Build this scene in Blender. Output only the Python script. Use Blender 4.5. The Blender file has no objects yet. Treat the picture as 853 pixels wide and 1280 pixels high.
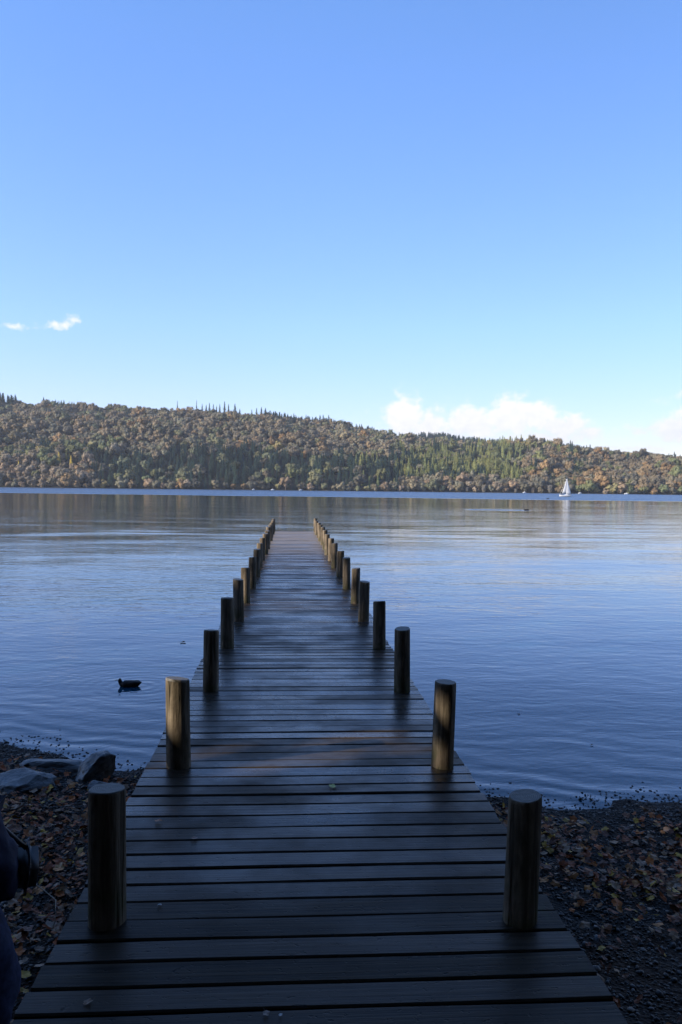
import bpy, bmesh, math, random
import numpy as np
from mathutils import Vector, Matrix, Euler, noise

R = math.radians
PI = math.pi
scene = bpy.context.scene
col = scene.collection

# ------------------------------------------------------------------ camera
FPX, PCX, PCY = 980.0, 426.5, 640.0           # focal length and centre in photo pixels (853 x 1280)
_pitch = -math.atan((640 - 610.7) / FPX); _yaw = math.atan((426.5 - 364) / FPX); _roll = 0.0116
cF = Vector((math.sin(_yaw) * math.cos(_pitch), math.cos(_yaw) * math.cos(_pitch), math.sin(_pitch)))
_r0 = Vector((math.cos(_yaw), -math.sin(_yaw), 0)); _u0 = _r0.cross(cF)
cR = _r0 * math.cos(_roll) + _u0 * math.sin(_roll); cU = cR.cross(cF)
cC = Vector((0, 0, 1.6))
cam_d = bpy.data.cameras.new('camera'); cam = bpy.data.objects.new('camera', cam_d); col.objects.link(cam)
M = Matrix((cR, cU, -cF)).transposed().to_4x4(); M.translation = cC
cam.matrix_world = M
cam_d.sensor_fit = 'VERTICAL'; cam_d.sensor_height = 24; cam_d.sensor_width = 16
cam_d.lens = FPX / 1280 * 24
cam_d.clip_start = 0.05; cam_d.clip_end = 9000
scene.camera = cam

# ------------------------------------------------------------------ light
SUN_EL = R(22); SUN_AZ_VEC = Vector((-0.95, -0.31, 0)).normalized()    # horizontal direction towards the sun
sun_dir = (SUN_AZ_VEC * math.cos(SUN_EL) + Vector((0, 0, math.sin(SUN_EL)))).normalized()
sd = bpy.data.lights.new('sun', 'SUN'); sd.energy = 4.9; sd.angle = R(0.5); sd.color = (1.0, 0.90, 0.76)
so = bpy.data.objects.new('sun', sd); col.objects.link(so)
so.rotation_euler = sun_dir.to_track_quat('Z', 'Y').to_euler(); so.location = (-30, -10, 30)

scene.view_settings.view_transform = 'Standard'; scene.view_settings.look = 'None'
scene.view_settings.gamma = 1; scene.view_settings.use_curve_mapping = False
scene.view_settings.exposure = 0.9
SKY_STRENGTH = 0.125

# node helpers
class NT:
    def __init__(s, tree): s.t = tree; s.n = tree.nodes; s.l = tree.links
    def node(s, ty, **kw):
        n = s.n.new(ty)
        for k, v in kw.items(): setattr(n, k, v)
        return n
    def put(s, sock, v):
        if isinstance(v, bpy.types.NodeSocket): s.l.new(v, sock)
        elif v is not None:
            try: sock.default_value = v
            except Exception: sock.default_value = (*v, 1.0)
    def math(s, op, a, b=None, c=None, clamp=False):
        n = s.node('ShaderNodeMath', operation=op, use_clamp=clamp)
        s.put(n.inputs[0], a)
        if b is not None: s.put(n.inputs[1], b)
        if c is not None: s.put(n.inputs[2], c)
        return n.outputs[0]
    def vmath(s, op, a, b=None, scale=None):
        n = s.node('ShaderNodeVectorMath', operation=op)
        s.put(n.inputs[0], a)
        if b is not None: s.put(n.inputs[1], b)
        if scale is not None: s.put(n.inputs['Scale'], scale)
        return n.outputs[0]
    def mix(s, f, a, b, mode='MIX'):
        n = s.node('ShaderNodeMix', data_type='RGBA', blend_type=mode)
        s.put(n.inputs[0], f); s.put(n.inputs[6], a); s.put(n.inputs[7], b)
        return n.outputs[2]
    def noise(s, vec, scale, detail=4, rough=0.55, out='Fac', dist=0):
        n = s.node('ShaderNodeTexNoise'); s.put(n.inputs['Vector'], vec)
        n.inputs['Scale'].default_value = scale; n.inputs['Detail'].default_value = detail
        n.inputs['Roughness'].default_value = rough; n.inputs['Distortion'].default_value = dist
        return n.outputs[out]
    def ramp(s, v, a, b, lo=0.0, hi=1.0, smooth=True):
        n = s.node('ShaderNodeMapRange', interpolation_type='SMOOTHSTEP' if smooth else 'LINEAR')
        s.put(n.inputs[0], v); s.put(n.inputs[1], a); s.put(n.inputs[2], b); s.put(n.inputs[3], lo); s.put(n.inputs[4], hi)
        return n.outputs[0]
    def mapping(s, vec, scale=(1, 1, 1), rot=(0, 0, 0), loc=(0, 0, 0)):
        n = s.node('ShaderNodeMapping'); s.put(n.inputs[0], vec)
        n.inputs['Location'].default_value = loc; n.inputs['Rotation'].default_value = rot; n.inputs['Scale'].default_value = scale
        return n.outputs[0]
    def bump(s, h, dist=1.0, strength=1.0, normal=None):
        n = s.node('ShaderNodeBump'); n.inputs['Strength'].default_value = strength
        n.inputs['Distance'].default_value = dist; s.put(n.inputs['Height'], h)
        if normal is not None: s.put(n.inputs['Normal'], normal)
        return n.outputs[0]
    def xyz(s, vec):
        n = s.node('ShaderNodeSeparateXYZ'); s.put(n.inputs[0], vec); return n.outputs
    def comb(s, x, y, z):
        n = s.node('ShaderNodeCombineXYZ'); s.put(n.inputs[0], x); s.put(n.inputs[1], y); s.put(n.inputs[2], z); return n.outputs[0]

def px_dir(x, y):
    return (cF + cR * ((x - PCX) / FPX) - cU * ((y - PCY) / FPX)).normalized()
def hit(x, y, z=0.0):
    d = px_dir(x, y); return cC + d * ((z - cC.z) / d.z)
def proj(p):
    d = Vector(p) - cC; w = d.dot(cF)
    return PCX + FPX * d.dot(cR) / w, PCY - FPX * d.dot(cU) / w

# ------------------------------------------------------------------ sky with low clouds
world = bpy.data.worlds.new('World'); scene.world = world; world.use_nodes = True
w = NT(world.node_tree); w.n.clear()
sky = w.node('ShaderNodeTexSky', sky_type='NISHITA'); sky.sun_disc = False
sky.sun_elevation = SUN_EL; sky.sun_rotation = math.atan2(SUN_AZ_VEC.x, SUN_AZ_VEC.y)
sky.altitude = 50; sky.air_density = 1.0; sky.dust_density = 0.3; sky.ozone_density = 3.0
tc = w.node('ShaderNodeTexCoord').outputs['Generated']
dx, dy, dz = w.xyz(tc)
az = w.math('ARCTAN2', dx, dy); el = w.math('ARCSINE', dz)
p2 = w.comb(az, el, 0.0)
warp = w.noise(p2, 26, 5, 0.6, 'Color')
wv = w.vmath('SCALE', w.vmath('SUBTRACT', warp, (0.5, 0.5, 0.5)), scale=0.045)
q = w.vmath('ADD', p2, wv); qx, qy, _ = w.xyz(q)
def ae(x, y):
    d = px_dir(x, y); return math.atan2(d.x, d.y), math.asin(d.z)
blobs = [(505, 522, 24, 27, 1.0), (535, 530, 28, 20, .9), (590, 526, 34, 20, 1.0), (640, 522, 26, 24, 1.1), (672, 520, 24, 20, 1.0),
         (705, 532, 30, 16, .95), (735, 545, 26, 12, .7), (560, 540, 90, 14, .7), (680, 548, 90, 12, .7), (810, 536, 34, 9, .6), (850, 532, 30, 18, .9), (900, 530, 40, 22, .9),
         (845, 495, 40, 9, .35), (940, 545, 60, 14, .8), (22, 405, 19, 7, .52), (72, 407, 28, 7, .56), (94, 403, 14, 9, .52),
         (455, 517, 20, 5, .3), (-120, 470, 70, 16, .7), (1150, 500, 80, 22, .8), (790, 560, 60, 9, .5)]
field = None
for bx_, by_, rx_, ry_, am in blobs:
    a, e = ae(bx_, by_)
    u = w.math('MULTIPLY', w.math('SUBTRACT', qx, a), FPX / rx_)
    v = w.math('MULTIPLY', w.math('SUBTRACT', qy, e), FPX / ry_)
    g = w.math('MULTIPLY', w.math('EXPONENT', w.math('MULTIPLY', w.math('ADD', w.math('MULTIPLY', u, u), w.math('MULTIPLY', v, v)), -0.9)), am)
    field = g if field is None else w.math('MAXIMUM', field, g)
nn = w.noise(w.mapping(p2, (1, 1.3, 1)), 70, 6, 0.6)
cm = w.ramp(w.math('ADD', field, w.math('MULTIPLY', w.math('SUBTRACT', nn, 0.5), 0.9)), 0.20, 0.72)
shade = w.ramp(el, 0.03, 0.12)
ccol = w.mix(w.math('MULTIPLY', w.math('SUBTRACT', w.math('ADD', shade, w.math('MULTIPLY', nn, 1.6)), 0.45), 0.75, clamp=True), (3.45, 3.6, 4.1, 1), (4.75, 4.65, 4.7, 1))
tintc = w.mix(w.ramp(el, 0.0, 0.20, smooth=False), (.93, .75, .80, 1), (0.99, 1.04, 1.42, 1))
tintc = w.mix(w.ramp(el, 0.20, 0.60, smooth=False), tintc, (.97, 1.22, 1.58, 1))
azf = w.ramp(az, -0.05, 0.55, 1.0, 0.84)
skc = w.mix(1.0, w.mix(1.0, sky.outputs[0], tintc, 'MULTIPLY'), w.comb(azf, azf, azf), 'MULTIPLY')
fin = w.mix(w.math('MULTIPLY', cm, 0.96), skc, ccol)
bg = w.node('ShaderNodeBackground'); w.put(bg.inputs[0], fin); bg.inputs[1].default_value = SKY_STRENGTH
wo = w.node('ShaderNodeOutputWorld'); w.l.new(bg.outputs[0], wo.inputs[0])

# ------------------------------------------------------------------ materials
def new_mat(name):
    m = bpy.data.materials.new(name); m.use_nodes = True
    t = NT(m.node_tree); t.n.clear()
    b = t.node('ShaderNodeBsdfPrincipled'); o = t.node('ShaderNodeOutputMaterial'); t.l.new(b.outputs[0], o.inputs[0])
    return m, t, b
def simple(name, c, rough=0.6, spec=0.5, var=0.25, scale=8, metal=0.0, bumpd=0.0):
    m, t, b = new_mat(name)
    tcn = t.node('ShaderNodeTexCoord').outputs['Object']
    n = t.noise(tcn, scale, 5)
    c2 = tuple(x * (1 - var) for x in c); c3 = tuple(min(1, x * (1 + var)) for x in c)
    t.put(b.inputs['Base Color'], t.mix(t.ramp(n, 0.3, 0.7), (*c2, 1), (*c3, 1)))
    b.inputs['Roughness'].default_value = rough; b.inputs['Specular IOR Level'].default_value = spec
    b.inputs['Metallic'].default_value = metal
    if bumpd: t.put(b.inputs['Normal'], t.bump(n, bumpd))
    return m

# water: long low ripples, a wind-ruffled belt along the far shore
WATER_Z = -0.65
DUCK = hit(163, 858, WATER_Z)
FARBIRD = hit(658, 638, WATER_Z)
m_water, t, b = new_mat('lake_water')
P = t.node('ShaderNodeNewGeometry').outputs['Position']
X, Y, Z = t.xyz(P)
w1 = t.noise(t.mapping(P, (0.45, 1.15, 1), (0, 0, R(8))), 1.0, 3, 0.55, dist=0.4)
w2 = t.noise(t.mapping(P, (0.5, 1.0, 1), (0, 0, R(-14))), 4.2, 3, 0.5, dist=0.6)
w3 = t.noise(t.mapping(P, (0.6, 1.0, 1), (0, 0, R(20))), 13.0, 2, 0.5)
patch = t.ramp(t.noise(t.mapping(P, (0.05, 0.12, 1)), 1.0, 3), 0.35, 0.7, 0.55, 1.15)
near = t.ramp(Y, 8.0, 60.0, 1.0, 0.75)
h = t.math('ADD', t.math('MULTIPLY', w1, 0.020), t.math('MULTIPLY', w2, 0.0115))
h = t.math('ADD', h, t.math('MULTIPLY', w3, 0.0036))
h = t.math('MULTIPLY', t.math('MULTIPLY', h, patch), near)
def ring(cx, cy, k, fall, amp):
    dx_ = t.math('SUBTRACT', X, cx); dy_ = t.math('SUBTRACT', Y, cy)
    r_ = t.math('SQRT', t.math('ADD', t.math('MULTIPLY', dx_, dx_), t.math('MULTIPLY', dy_, dy_)))
    return t.math('MULTIPLY', t.math('SINE', t.math('MULTIPLY', r_, k)), t.math('MULTIPLY', t.math('EXPONENT', t.math('MULTIPLY', r_, -fall)), amp))
h = t.math('ADD', h, ring(DUCK.x + 0.1, DUCK.y, 46.0, 1.6, 0.0009))
# small wavelets lapping in to the shore
sy = t.math('ADD', Y, t.math('ADD', t.math('MULTIPLY', X, 0.28), t.math('MULTIPLY', t.noise(P, 0.7, 2), 1.2)))
lap = t.math('MULTIPLY', t.math('SINE', t.math('MULTIPLY', sy, 17.0)), t.math('MULTIPLY', t.ramp(sy, 6.2, 9.5, 1.0, 0.0), 0.0022))
h = t.math('ADD', h, lap)
bn = t.bump(h, 1.0)
# sub-pixel slopes, the same at any distance
s1 = t.noise(t.mapping(P, (0.16, 0.5, 1), (0, 0, R(5))), 1.0, 4, 0.6, 'Color')
s1 = t.vmath('MULTIPLY', t.vmath('SUBTRACT', s1, (0.5, 0.5, 0.5)), (0.035, 0.075, 0.0))
calm = t.math('MULTIPLY', t.ramp(Y, 34.0, 64.0, 1.7, 0.8), t.ramp(Y, 14.0, 27.0, 0.4, 1.0))
s1 = t.vmath('SCALE', s1, scale=calm)
bias = t.comb(0.0, t.ramp(Y, 14.0, 62.0, -0.012, -0.004), 0.0)      # at a low angle one mostly sees the wave faces turned this way
s1 = t.vmath('ADD', s1, bias)
wind_edge = t.math('ADD', 196.0, t.math('ADD', t.math('MULTIPLY', t.math('SUBTRACT', t.noise(t.mapping(P, (0.012, 0.002, 1)), 1.0, 3), 0.5), 60.0), t.math('MULTIPLY', X, -0.11)))
wind = t.ramp(Y, wind_edge, t.math('ADD', wind_edge, 16.0))
# thin wake behind the far bird
wk = t.math('MULTIPLY', t.ramp(X, FARBIRD.x - 7.0, FARBIRD.x - 6.0), t.ramp(X, FARBIRD.x - 0.1, FARBIRD.x + 0.3, 1.0, 0.0))
wk = t.math('MULTIPLY', wk, t.ramp(t.math('ABSOLUTE', t.math('SUBTRACT', Y, t.math('ADD', FARBIRD.y + 0.5, t.math('MULTIPLY', t.math('SUBTRACT', X, FARBIRD.x), -0.08)))), 1.2, 2.6, 1.0, 0.0))
ruf = t.math('MAXIMUM', wind, t.math('MULTIPLY', wk, 0.9))
s2 = t.noise(t.mapping(P, (0.6, 1.0, 1)), 1.3, 3, 0.6, 'Color')
s2 = t.vmath('SCALE', t.vmath('MULTIPLY', t.vmath('SUBTRACT', s2, (0.5, 0.66, 0.5)), (0.5, 0.60, 0.0)), scale=ruf)
nrm = t.vmath('NORMALIZE', t.vmath('ADD', bn, t.vmath('ADD', s1, s2)))
t.put(b.inputs['Normal'], nrm)
fr = t.node('ShaderNodeFresnel'); fr.inputs['IOR'].default_value = 1.333
tr_ = t.math('POWER', t.math('SUBTRACT', 1.0, fr.outputs[0]), 0.9)       # light scattered in the water leaves it only as far as it is not reflected back
t.put(b.inputs['Base Color'], t.mix(1.0, (0.0, 0.044, 0.078, 1), t.comb(tr_, tr_, tr_), 'MULTIPLY'))
t.put(b.inputs['Roughness'], t.math('ADD', 0.03, t.math('MULTIPLY', ruf, 0.22)))
b.inputs['IOR'].default_value = 1.40

# weathered wet deck boards
m_deck, t, b = new_mat('wet_deck_wood')
P = t.node('ShaderNodeNewGeometry').outputs['Position']
at = t.node('ShaderNodeAttribute', attribute_name='board'); bv = at.outputs['Fac']
off = t.comb(t.math('MULTIPLY', bv, 37.0), 0.0, t.math('MULTIPLY', bv, 11.0))
Pb = t.vmath('ADD', P, off)
grain = t.noise(t.mapping(Pb, (1.2, 60, 30)), 1.0, 5, 0.65, dist=0.3)
fine = t.noise(t.mapping(Pb, (5, 260, 60)), 1.0, 3, 0.6)
blot = t.noise(t.mapping(P, (1.3, 1.6, 1)), 1.3, 4, 0.6)
speck = t.noise(t.mapping(Pb, (1.0, 1.6, 1)), 34.0, 3, 0.6)
base = t.mix(t.ramp(grain, 0.3, 0.75), (0.015, 0.011, 0.007, 1), (0.054, 0.039, 0.023, 1))
base = t.mix(t.math('MULTIPLY', bv, 0.45), base, (0.040, 0.029, 0.021, 1))
base = t.mix(t.ramp(speck, 0.62, 0.72), base, (0.014, 0.012, 0.011, 1))
moss = t.ramp(t.noise(t.mapping(P, (3, 1.5, 1)), 1.1, 5, 0.7), 0.58, 0.75)
edge = t.ramp(t.math('ABSOLUTE', t.math('SUBTRACT', t.xyz(P)[0], 0.1)), 0.62, 0.9)
base = t.mix(t.math('MULTIPLY', moss, t.math('MULTIPLY', edge, 0.5)), base, (0.045, 0.055, 0.025, 1))
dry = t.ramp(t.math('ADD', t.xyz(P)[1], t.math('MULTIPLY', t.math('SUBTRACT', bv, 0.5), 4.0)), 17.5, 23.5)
base = t.mix(dry, base, t.mix(grain, (0.11, 0.088, 0.068, 1), (0.24, 0.195, 0.15, 1)))  # sunlit far end painted into the colour as paler, drier boards
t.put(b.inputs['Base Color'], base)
wet = t.ramp(t.math('ADD', blot, t.math('MULTIPLY', t.math('SUBTRACT', bv, 0.5), 0.30)), 0.22, 0.78)
land = t.ramp(t.math('ADD', t.xyz(P)[1], t.math('MULTIPLY', blot, 1.2)), 3.2, 5.2)
wet = t.math('MULTIPLY', wet, t.math('MULTIPLY', t.math('SUBTRACT', 1.0, t.math('MULTIPLY', dry, .8)), t.math('ADD', .15, t.math('MULTIPLY', land, .85))))
t.put(b.inputs['Specular IOR Level'], t.math('ADD', .07, t.math('MULTIPLY', wet, .50)))
rgh = t.math('ADD', t.math('SUBTRACT', 0.48, t.math('MULTIPLY', wet, 0.31)), t.math('MULTIPLY', t.math('SUBTRACT', grain, 0.5), 0.25))
t.put(b.inputs['Roughness'], rgh)
hh = t.math('ADD', t.math('MULTIPLY', grain, 0.0022), t.math('ADD', t.math('MULTIPLY', fine, 0.0006), t.math('MULTIPLY', t.ramp(speck, 0.6, 0.74), -0.0016)))
t.put(b.inputs['Normal'], t.bump(hh, 1.0, 0.9))

# post wood: side and end grain
def post_mat():
    m, t, b = new_mat('post_wood')
    P = t.node('ShaderNodeTexCoord').outputs['Object']
    oi = t.node('ShaderNodeObjectInfo').outputs['Random']
    Po = t.vmath('ADD', P, t.comb(t.math('MULTIPLY', oi, 31.0), t.math('MULTIPLY', oi, 17.0), t.math('MULTIPLY', oi, 9.0)))
    g = t.noise(t.mapping(Po, (34, 34, 2.2)), 1.0, 5, 0.65, dist=0.5)
    g2 = t.noise(t.mapping(Po, (9, 9, 3.0)), 1.0, 4, 0.6)
    crack = t.ramp(t.noise(t.mapping(Po, (20, 20, 0.9)), 1.0, 2, 0.5), 0.60, 0.66)
    c = t.mix(t.ramp(g, 0.32, 0.7), (0.075, 0.056, 0.038, 1), (0.24, 0.19, 0.135, 1))
    c = t.mix(t.ramp(g2, 0.45, 0.7), c, (0.07, 0.055, 0.038, 1))
    c = t.mix(t.math('MULTIPLY', crack, 0.7), c, (0.035, 0.027, 0.02, 1))
    z = t.xyz(P)[2]
    alg = t.math('MULTIPLY', t.ramp(z, 0.02, 0.22, 1.0, 0.15), t.ramp(t.noise(Po, 9, 4), 0.38, 0.62))
    c = t.mix(t.math('MULTIPLY', alg, 0.75), c, (0.060, 0.062, 0.028, 1))
    t.put(b.inputs['Base Color'], c); b.inputs['Roughness'].default_value = 0.9
    b.inputs['Specular IOR Level'].default_value = 0.12
    t.put(b.inputs['Normal'], t.bump(t.math('SUBTRACT', t.math('ADD', t.math('MULTIPLY', g, 0.006), t.math('MULTIPLY', t.noise(Po, 30, 4), 0.004)), t.math('MULTIPLY', crack, 0.008)), 1.0))
    e, t, b = new_mat('post_end_grain')
    P = t.node('ShaderNodeTexCoord').outputs['Object']
    x, y, z = t.xyz(P)
    r_ = t.math('SQRT', t.math('ADD', t.math('MULTIPLY', x, x), t.math('MULTIPLY', y, y)))
    rings = t.math('SINE', t.math('ADD', t.math('MULTIPLY', r_, 900.0), t.math('MULTIPLY', t.noise(P, 20, 3), 9.0)))
    c = t.mix(t.ramp(rings, -1, 1), (0.06, 0.052, 0.04, 1), (0.14, 0.12, 0.092, 1))
    c = t.mix(t.ramp(t.noise(P, 22, 4), 0.45, 0.7), c, (0.06, 0.055, 0.04, 1))
    t.put(b.inputs['Base Color'], c); b.inputs['Roughness'].default_value = 0.6
    t.put(b.inputs['Normal'], t.bump(t.math('MULTIPLY', t.noise(P, 40, 4), 0.004), 1.0))
    return m, e
m_post, m_postend = post_mat()

def foliage_mat(name, instanced):
    m, t, b = new_mat(name)
    P = t.node('ShaderNodeTexCoord').outputs['Object']
    if instanced:
        tint = t.node('ShaderNodeAttribute', attribute_name='tint', attribute_type='INSTANCER').outputs['Color']
    else:
        tint = t.node('ShaderNodeObjectInfo').outputs['Color']
    v = t.node('ShaderNodeAttribute', attribute_name='lobe').outputs['Fac']
    n = t.noise(P, 1.6, 3)
    k = t.math('ADD', 1.05, t.math('ADD', t.math('MULTIPLY', v, 0.5), t.math('MULTIPLY', n, 0.7)))
    t.put(b.inputs['Base Color'], t.mix(1.0, tint, t.comb(k, k, k), 'MULTIPLY'))
    b.inputs['Roughness'].default_value = 0.85; b.inputs['Specular IOR Level'].default_value = 0.15
    return m
m_fol_i = foliage_mat('woodland_foliage', True)
m_fol_o = foliage_mat('tree_foliage', False)
m_bark = simple('bark', (0.10, 0.08, 0.065), 0.9, 0.2, 0.4, 3)

# beach / ground
m_beach, t, b = new_mat('shingle_ground')
P = t.node('ShaderNodeNewGeometry').outputs['Position']
vo = t.node('ShaderNodeTexVoronoi'); t.put(vo.inputs['Vector'], P); vo.inputs['Scale'].default_value = 55
n = t.noise(P, 1.3, 5)
c = t.mix(t.xyz(vo.outputs['Color'])[0], (0.008, 0.0075, 0.007, 1), (0.030, 0.027, 0.024, 1))
c = t.mix(t.ramp(n, 0.42, 0.62), c, (0.030, 0.017, 0.010, 1))
t.put(b.inputs['Base Color'], c); b.inputs['Roughness'].default_value = 0.85; b.inputs['Specular IOR Level'].default_value = 0.12
t.put(b.inputs['Normal'], t.bump(vo.outputs['Distance'], 0.012, 1.0))

# hill ground under the trees
m_hill, t, b = new_mat('hill_ground')
P = t.node('ShaderNodeNewGeometry').outputs['Position']
t.put(b.inputs['Base Color'], t.mix(t.ramp(t.noise(P, 0.03, 5), 0.35, 0.65), (0.014, 0.015, 0.010, 1), (0.034, 0.028, 0.018, 1)))
b.inputs['Roughness'].default_value = 0.95; b.inputs['Specular IOR Level'].default_value = 0.1

m_rock, t, b = new_mat('wet_slate_rock')
P = t.node('ShaderNodeTexCoord').outputs['Object']
lay = t.noise(t.mapping(P, (3, 3, 22), (0.5, 0.3, 0)), 1.0, 5, 0.6, dist=0.5)
n = t.noise(P, 7, 6, 0.65)
t.put(b.inputs['Base Color'], t.mix(t.ramp(lay, 0.35, 0.65), (0.03, 0.033, 0.034, 1), (0.10, 0.105, 0.105, 1)))
t.put(b.inputs['Roughness'], t.ramp(n, 0.3, 0.7, 0.32, 0.65))
t.put(b.inputs['Normal'], t.bump(t.math('ADD', t.math('MULTIPLY', lay, 0.03), t.math('MULTIPLY', n, 0.02)), 1.0))

# ------------------------------------------------------------------ object helpers
def link(name, me, mats, parent=None, smooth=False, loc=None):
    for mm in (mats if isinstance(mats, (list, tuple)) else [mats]): me.materials.append(mm)
    o = bpy.data.objects.new(name, me); col.objects.link(o)
    if parent: o.parent = parent
    if loc is not None: o.location = loc
    if smooth: me.polygons.foreach_set('use_smooth', [True] * len(me.polygons)); me.update()
    return o
def bm_obj(name, bm, mats, parent=None, smooth=False, loc=None):
    me = bpy.data.meshes.new(name); bm.to_mesh(me); bm.free(); return link(name, me, mats, parent, smooth, loc)
def empty(name, loc=(0, 0, 0), rz=0.0, scale=1.0):
    o = bpy.data.objects.new(name, None); col.objects.link(o); o.location = loc; o.rotation_euler = (0, 0, rz)
    o.scale = (scale,) * 3; o.empty_display_size = 0.2
    return o
def tag(o, label=None, cat=None, group=None, kind=None):
    if label: o['label'] = label
    if cat: o['category'] = cat
    if group: o['group'] = group
    if kind: o['kind'] = kind
    return o
def mesh_np(name, V, faces):
    me = bpy.data.meshes.new(name); me.from_pydata([tuple(v) for v in V], [], faces); me.update(); return me
def grid_mesh(name, xs, ys, zf):
    nx, ny = len(xs), len(ys)
    V = [(x, y, zf(x, y)) for y in ys for x in xs]
    F = [(j * nx + i, j * nx + i + 1, (j + 1) * nx + i + 1, (j + 1) * nx + i) for j in range(ny - 1) for i in range(nx - 1)]
    me = bpy.data.meshes.new(name); me.from_pydata(V, [], F); me.update(); return me
def bm_box(bm, x0, x1, y0, y1, z0, z1):
    vs = [bm.verts.new(p) for p in ((x0, y0, z0), (x1, y0, z0), (x1, y1, z0), (x0, y1, z0), (x0, y0, z1), (x1, y0, z1), (x1, y1, z1), (x0, y1, z1))]
    for f in ((0, 3, 2, 1), (4, 5, 6, 7), (0, 1, 5, 4), (1, 2, 6, 5), (2, 3, 7, 6), (3, 0, 4, 7)): bm.faces.new([vs[i] for i in f])
    return vs
def bm_tube(bm, pts, rads, seg=8, cap=True):
    rings = []
    for i, p in enumerate(pts):
        p = Vector(p)
        d = (Vector(pts[min(i + 1, len(pts) - 1)]) - Vector(pts[max(i - 1, 0)])).normalized()
        a = d.cross(Vector((0, 0, 1)) if abs(d.z) < 0.9 else Vector((1, 0, 0))).normalized(); c = d.cross(a)
        r = rads[i] if isinstance(rads, (list, tuple)) else rads
        rings.append([bm.verts.new(p + (a * math.cos(2 * PI * k / seg) + c * math.sin(2 * PI * k / seg)) * r) for k in range(seg)])
    for a_, b_ in zip(rings, rings[1:]):
        for k in range(seg): bm.faces.new((a_[k], a_[(k + 1) % seg], b_[(k + 1) % seg], b_[k]))
    if cap: bm.faces.new(rings[0][::-1]); bm.faces.new(rings[-1])
    return rings
def skin(name, verts, edges, rads, mat, parent=None, root=0, sub=2, loc=None):
    me = bpy.data.meshes.new(name); me.from_pydata(verts, edges, []); me.update()
    o = link(name, me, mat, parent, loc=loc)
    mo = o.modifiers.new('Skin', 'SKIN'); mo.use_smooth_shade = True; mo.branch_smoothing = 0.3
    for i, r in enumerate(rads):
        me.skin_vertices[0].data[i].radius = r if isinstance(r, tuple) else (r, r)
        me.skin_vertices[0].data[i].use_root = (i == root)
    s = o.modifiers.new('Subdivision', 'SUBSURF'); s.levels = sub; s.render_levels = sub
    return o

# geometry-node scatter: one object, many instances (only for stuff)
def scatter(name, pts, rots, scales, idx, tints, protos):
    c = bpy.data.collections.new(name + '_sources')
    for i, (me) in enumerate(protos):
        po = bpy.data.objects.new('%s_source_%02d' % (name, i), me); c.objects.link(po)
    me = bpy.data.meshes.new(name); me.from_pydata([tuple(p) for p in pts], [], []); me.update()
    def attr(n, ty, arr, key):
        a = me.attributes.new(n, ty, 'POINT'); a.data.foreach_set(key, np.asarray(arr, dtype=np.float32 if ty != 'INT' else np.int32).ravel())
    attr('rot', 'FLOAT_VECTOR', rots, 'vector'); attr('scl', 'FLOAT_VECTOR', scales, 'vector'); attr('idx', 'INT', idx, 'value')
    attr('tint', 'FLOAT_COLOR', tints, 'color')
    o = bpy.data.objects.new(name, me); col.objects.link(o)
    g = bpy.data.node_groups.new(name, 'GeometryNodeTree')
    g.interface.new_socket('Geometry', in_out='INPUT', socket_type='NodeSocketGeometry')
    g.interface.new_socket('Geometry', in_out='OUTPUT', socket_type='NodeSocketGeometry')
    N = g.nodes; gi = N.new('NodeGroupInput'); go = N.new('NodeGroupOutput')
    ci = N.new('GeometryNodeCollectionInfo'); ci.inputs[0].default_value = c; ci.inputs['Separate Children'].default_value = True; ci.inputs['Reset Children'].default_value = True
    ip = N.new('GeometryNodeInstanceOnPoints'); ip.inputs['Pick Instance'].default_value = True
    def na(n, ty):
        a = N.new('GeometryNodeInputNamedAttribute'); a.data_type = ty; a.inputs[0].default_value = n; return a.outputs[0]
    e2r = N.new('FunctionNodeEulerToRotation')
    L = g.links
    L.new(gi.outputs[0], ip.inputs['Points']); L.new(ci.outputs[0], ip.inputs['Instance']); L.new(na('idx', 'INT'), ip.inputs['Instance Index'])
    L.new(na('rot', 'FLOAT_VECTOR'), e2r.inputs[0]); L.new(e2r.outputs[0], ip.inputs['Rotation']); L.new(na('scl', 'FLOAT_VECTOR'), ip.inputs['Scale'])
    L.new(ip.outputs[0], go.inputs[0])
    mo = o.modifiers.new('Scatter', 'NODES'); mo.node_group = g
    return o

# ------------------------------------------------------------------ setting: lake, near ground, far hills
def lerp(a, b, t): return a + (b - a) * t
def sstep(a, b, x):
    t_ = max(0.0, min(1.0, (x - a) / (b - a))); return t_ * t_ * (3 - 2 * t_)
def shore_y(x):
    return 6.1 - 0.28 * max(-14, min(14, x)) + 0.16 * math.sin(x * 2.1 + 1) + 0.08 * math.sin(x * 5.3)
def ground_z(x, y):
    t_ = shore_y(x) - y
    n_ = noise.noise(Vector((x * 1.1, y * 1.1, 0))) * 0.035 + noise.noise(Vector((x * 4, y * 4, 3))) * 0.014
    if t_ < 0: z = WATER_Z + 0.10 * t_ - 0.002 * t_ * t_; return max(z, -6) + n_
    z = WATER_Z + 0.118 * min(t_, 4.4) + 0.02 * max(0, min(t_ - 4.4, 3))
    back = max(0, -2.5 - y); z += 0.13 * back if back < 40 else 5.2 + 0.03 * (back - 40)
    return z + n_ * (1 + 2 * sstep(2, 8, back))
def axis(segs):
    out = []
    for a, b_, s_ in segs:
        n_ = max(1, int(round((b_ - a) / s_))); out += [a + (b_ - a) * i / n_ for i in range(n_)]
    return out + [segs[-1][1]]
me = grid_mesh('ground', axis([(-400, -60, 20), (-60, -8, 2), (-8, 8, 0.11), (8, 60, 2), (60, 400, 20)]),
               axis([(-400, -60, 20), (-60, -4, 2), (-4, 0, 0.4), (0, 9, 0.1), (9, 30, 1.5)]), ground_z)
tag(link('ground', me, m_beach, smooth=True), kind='structure')
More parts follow.
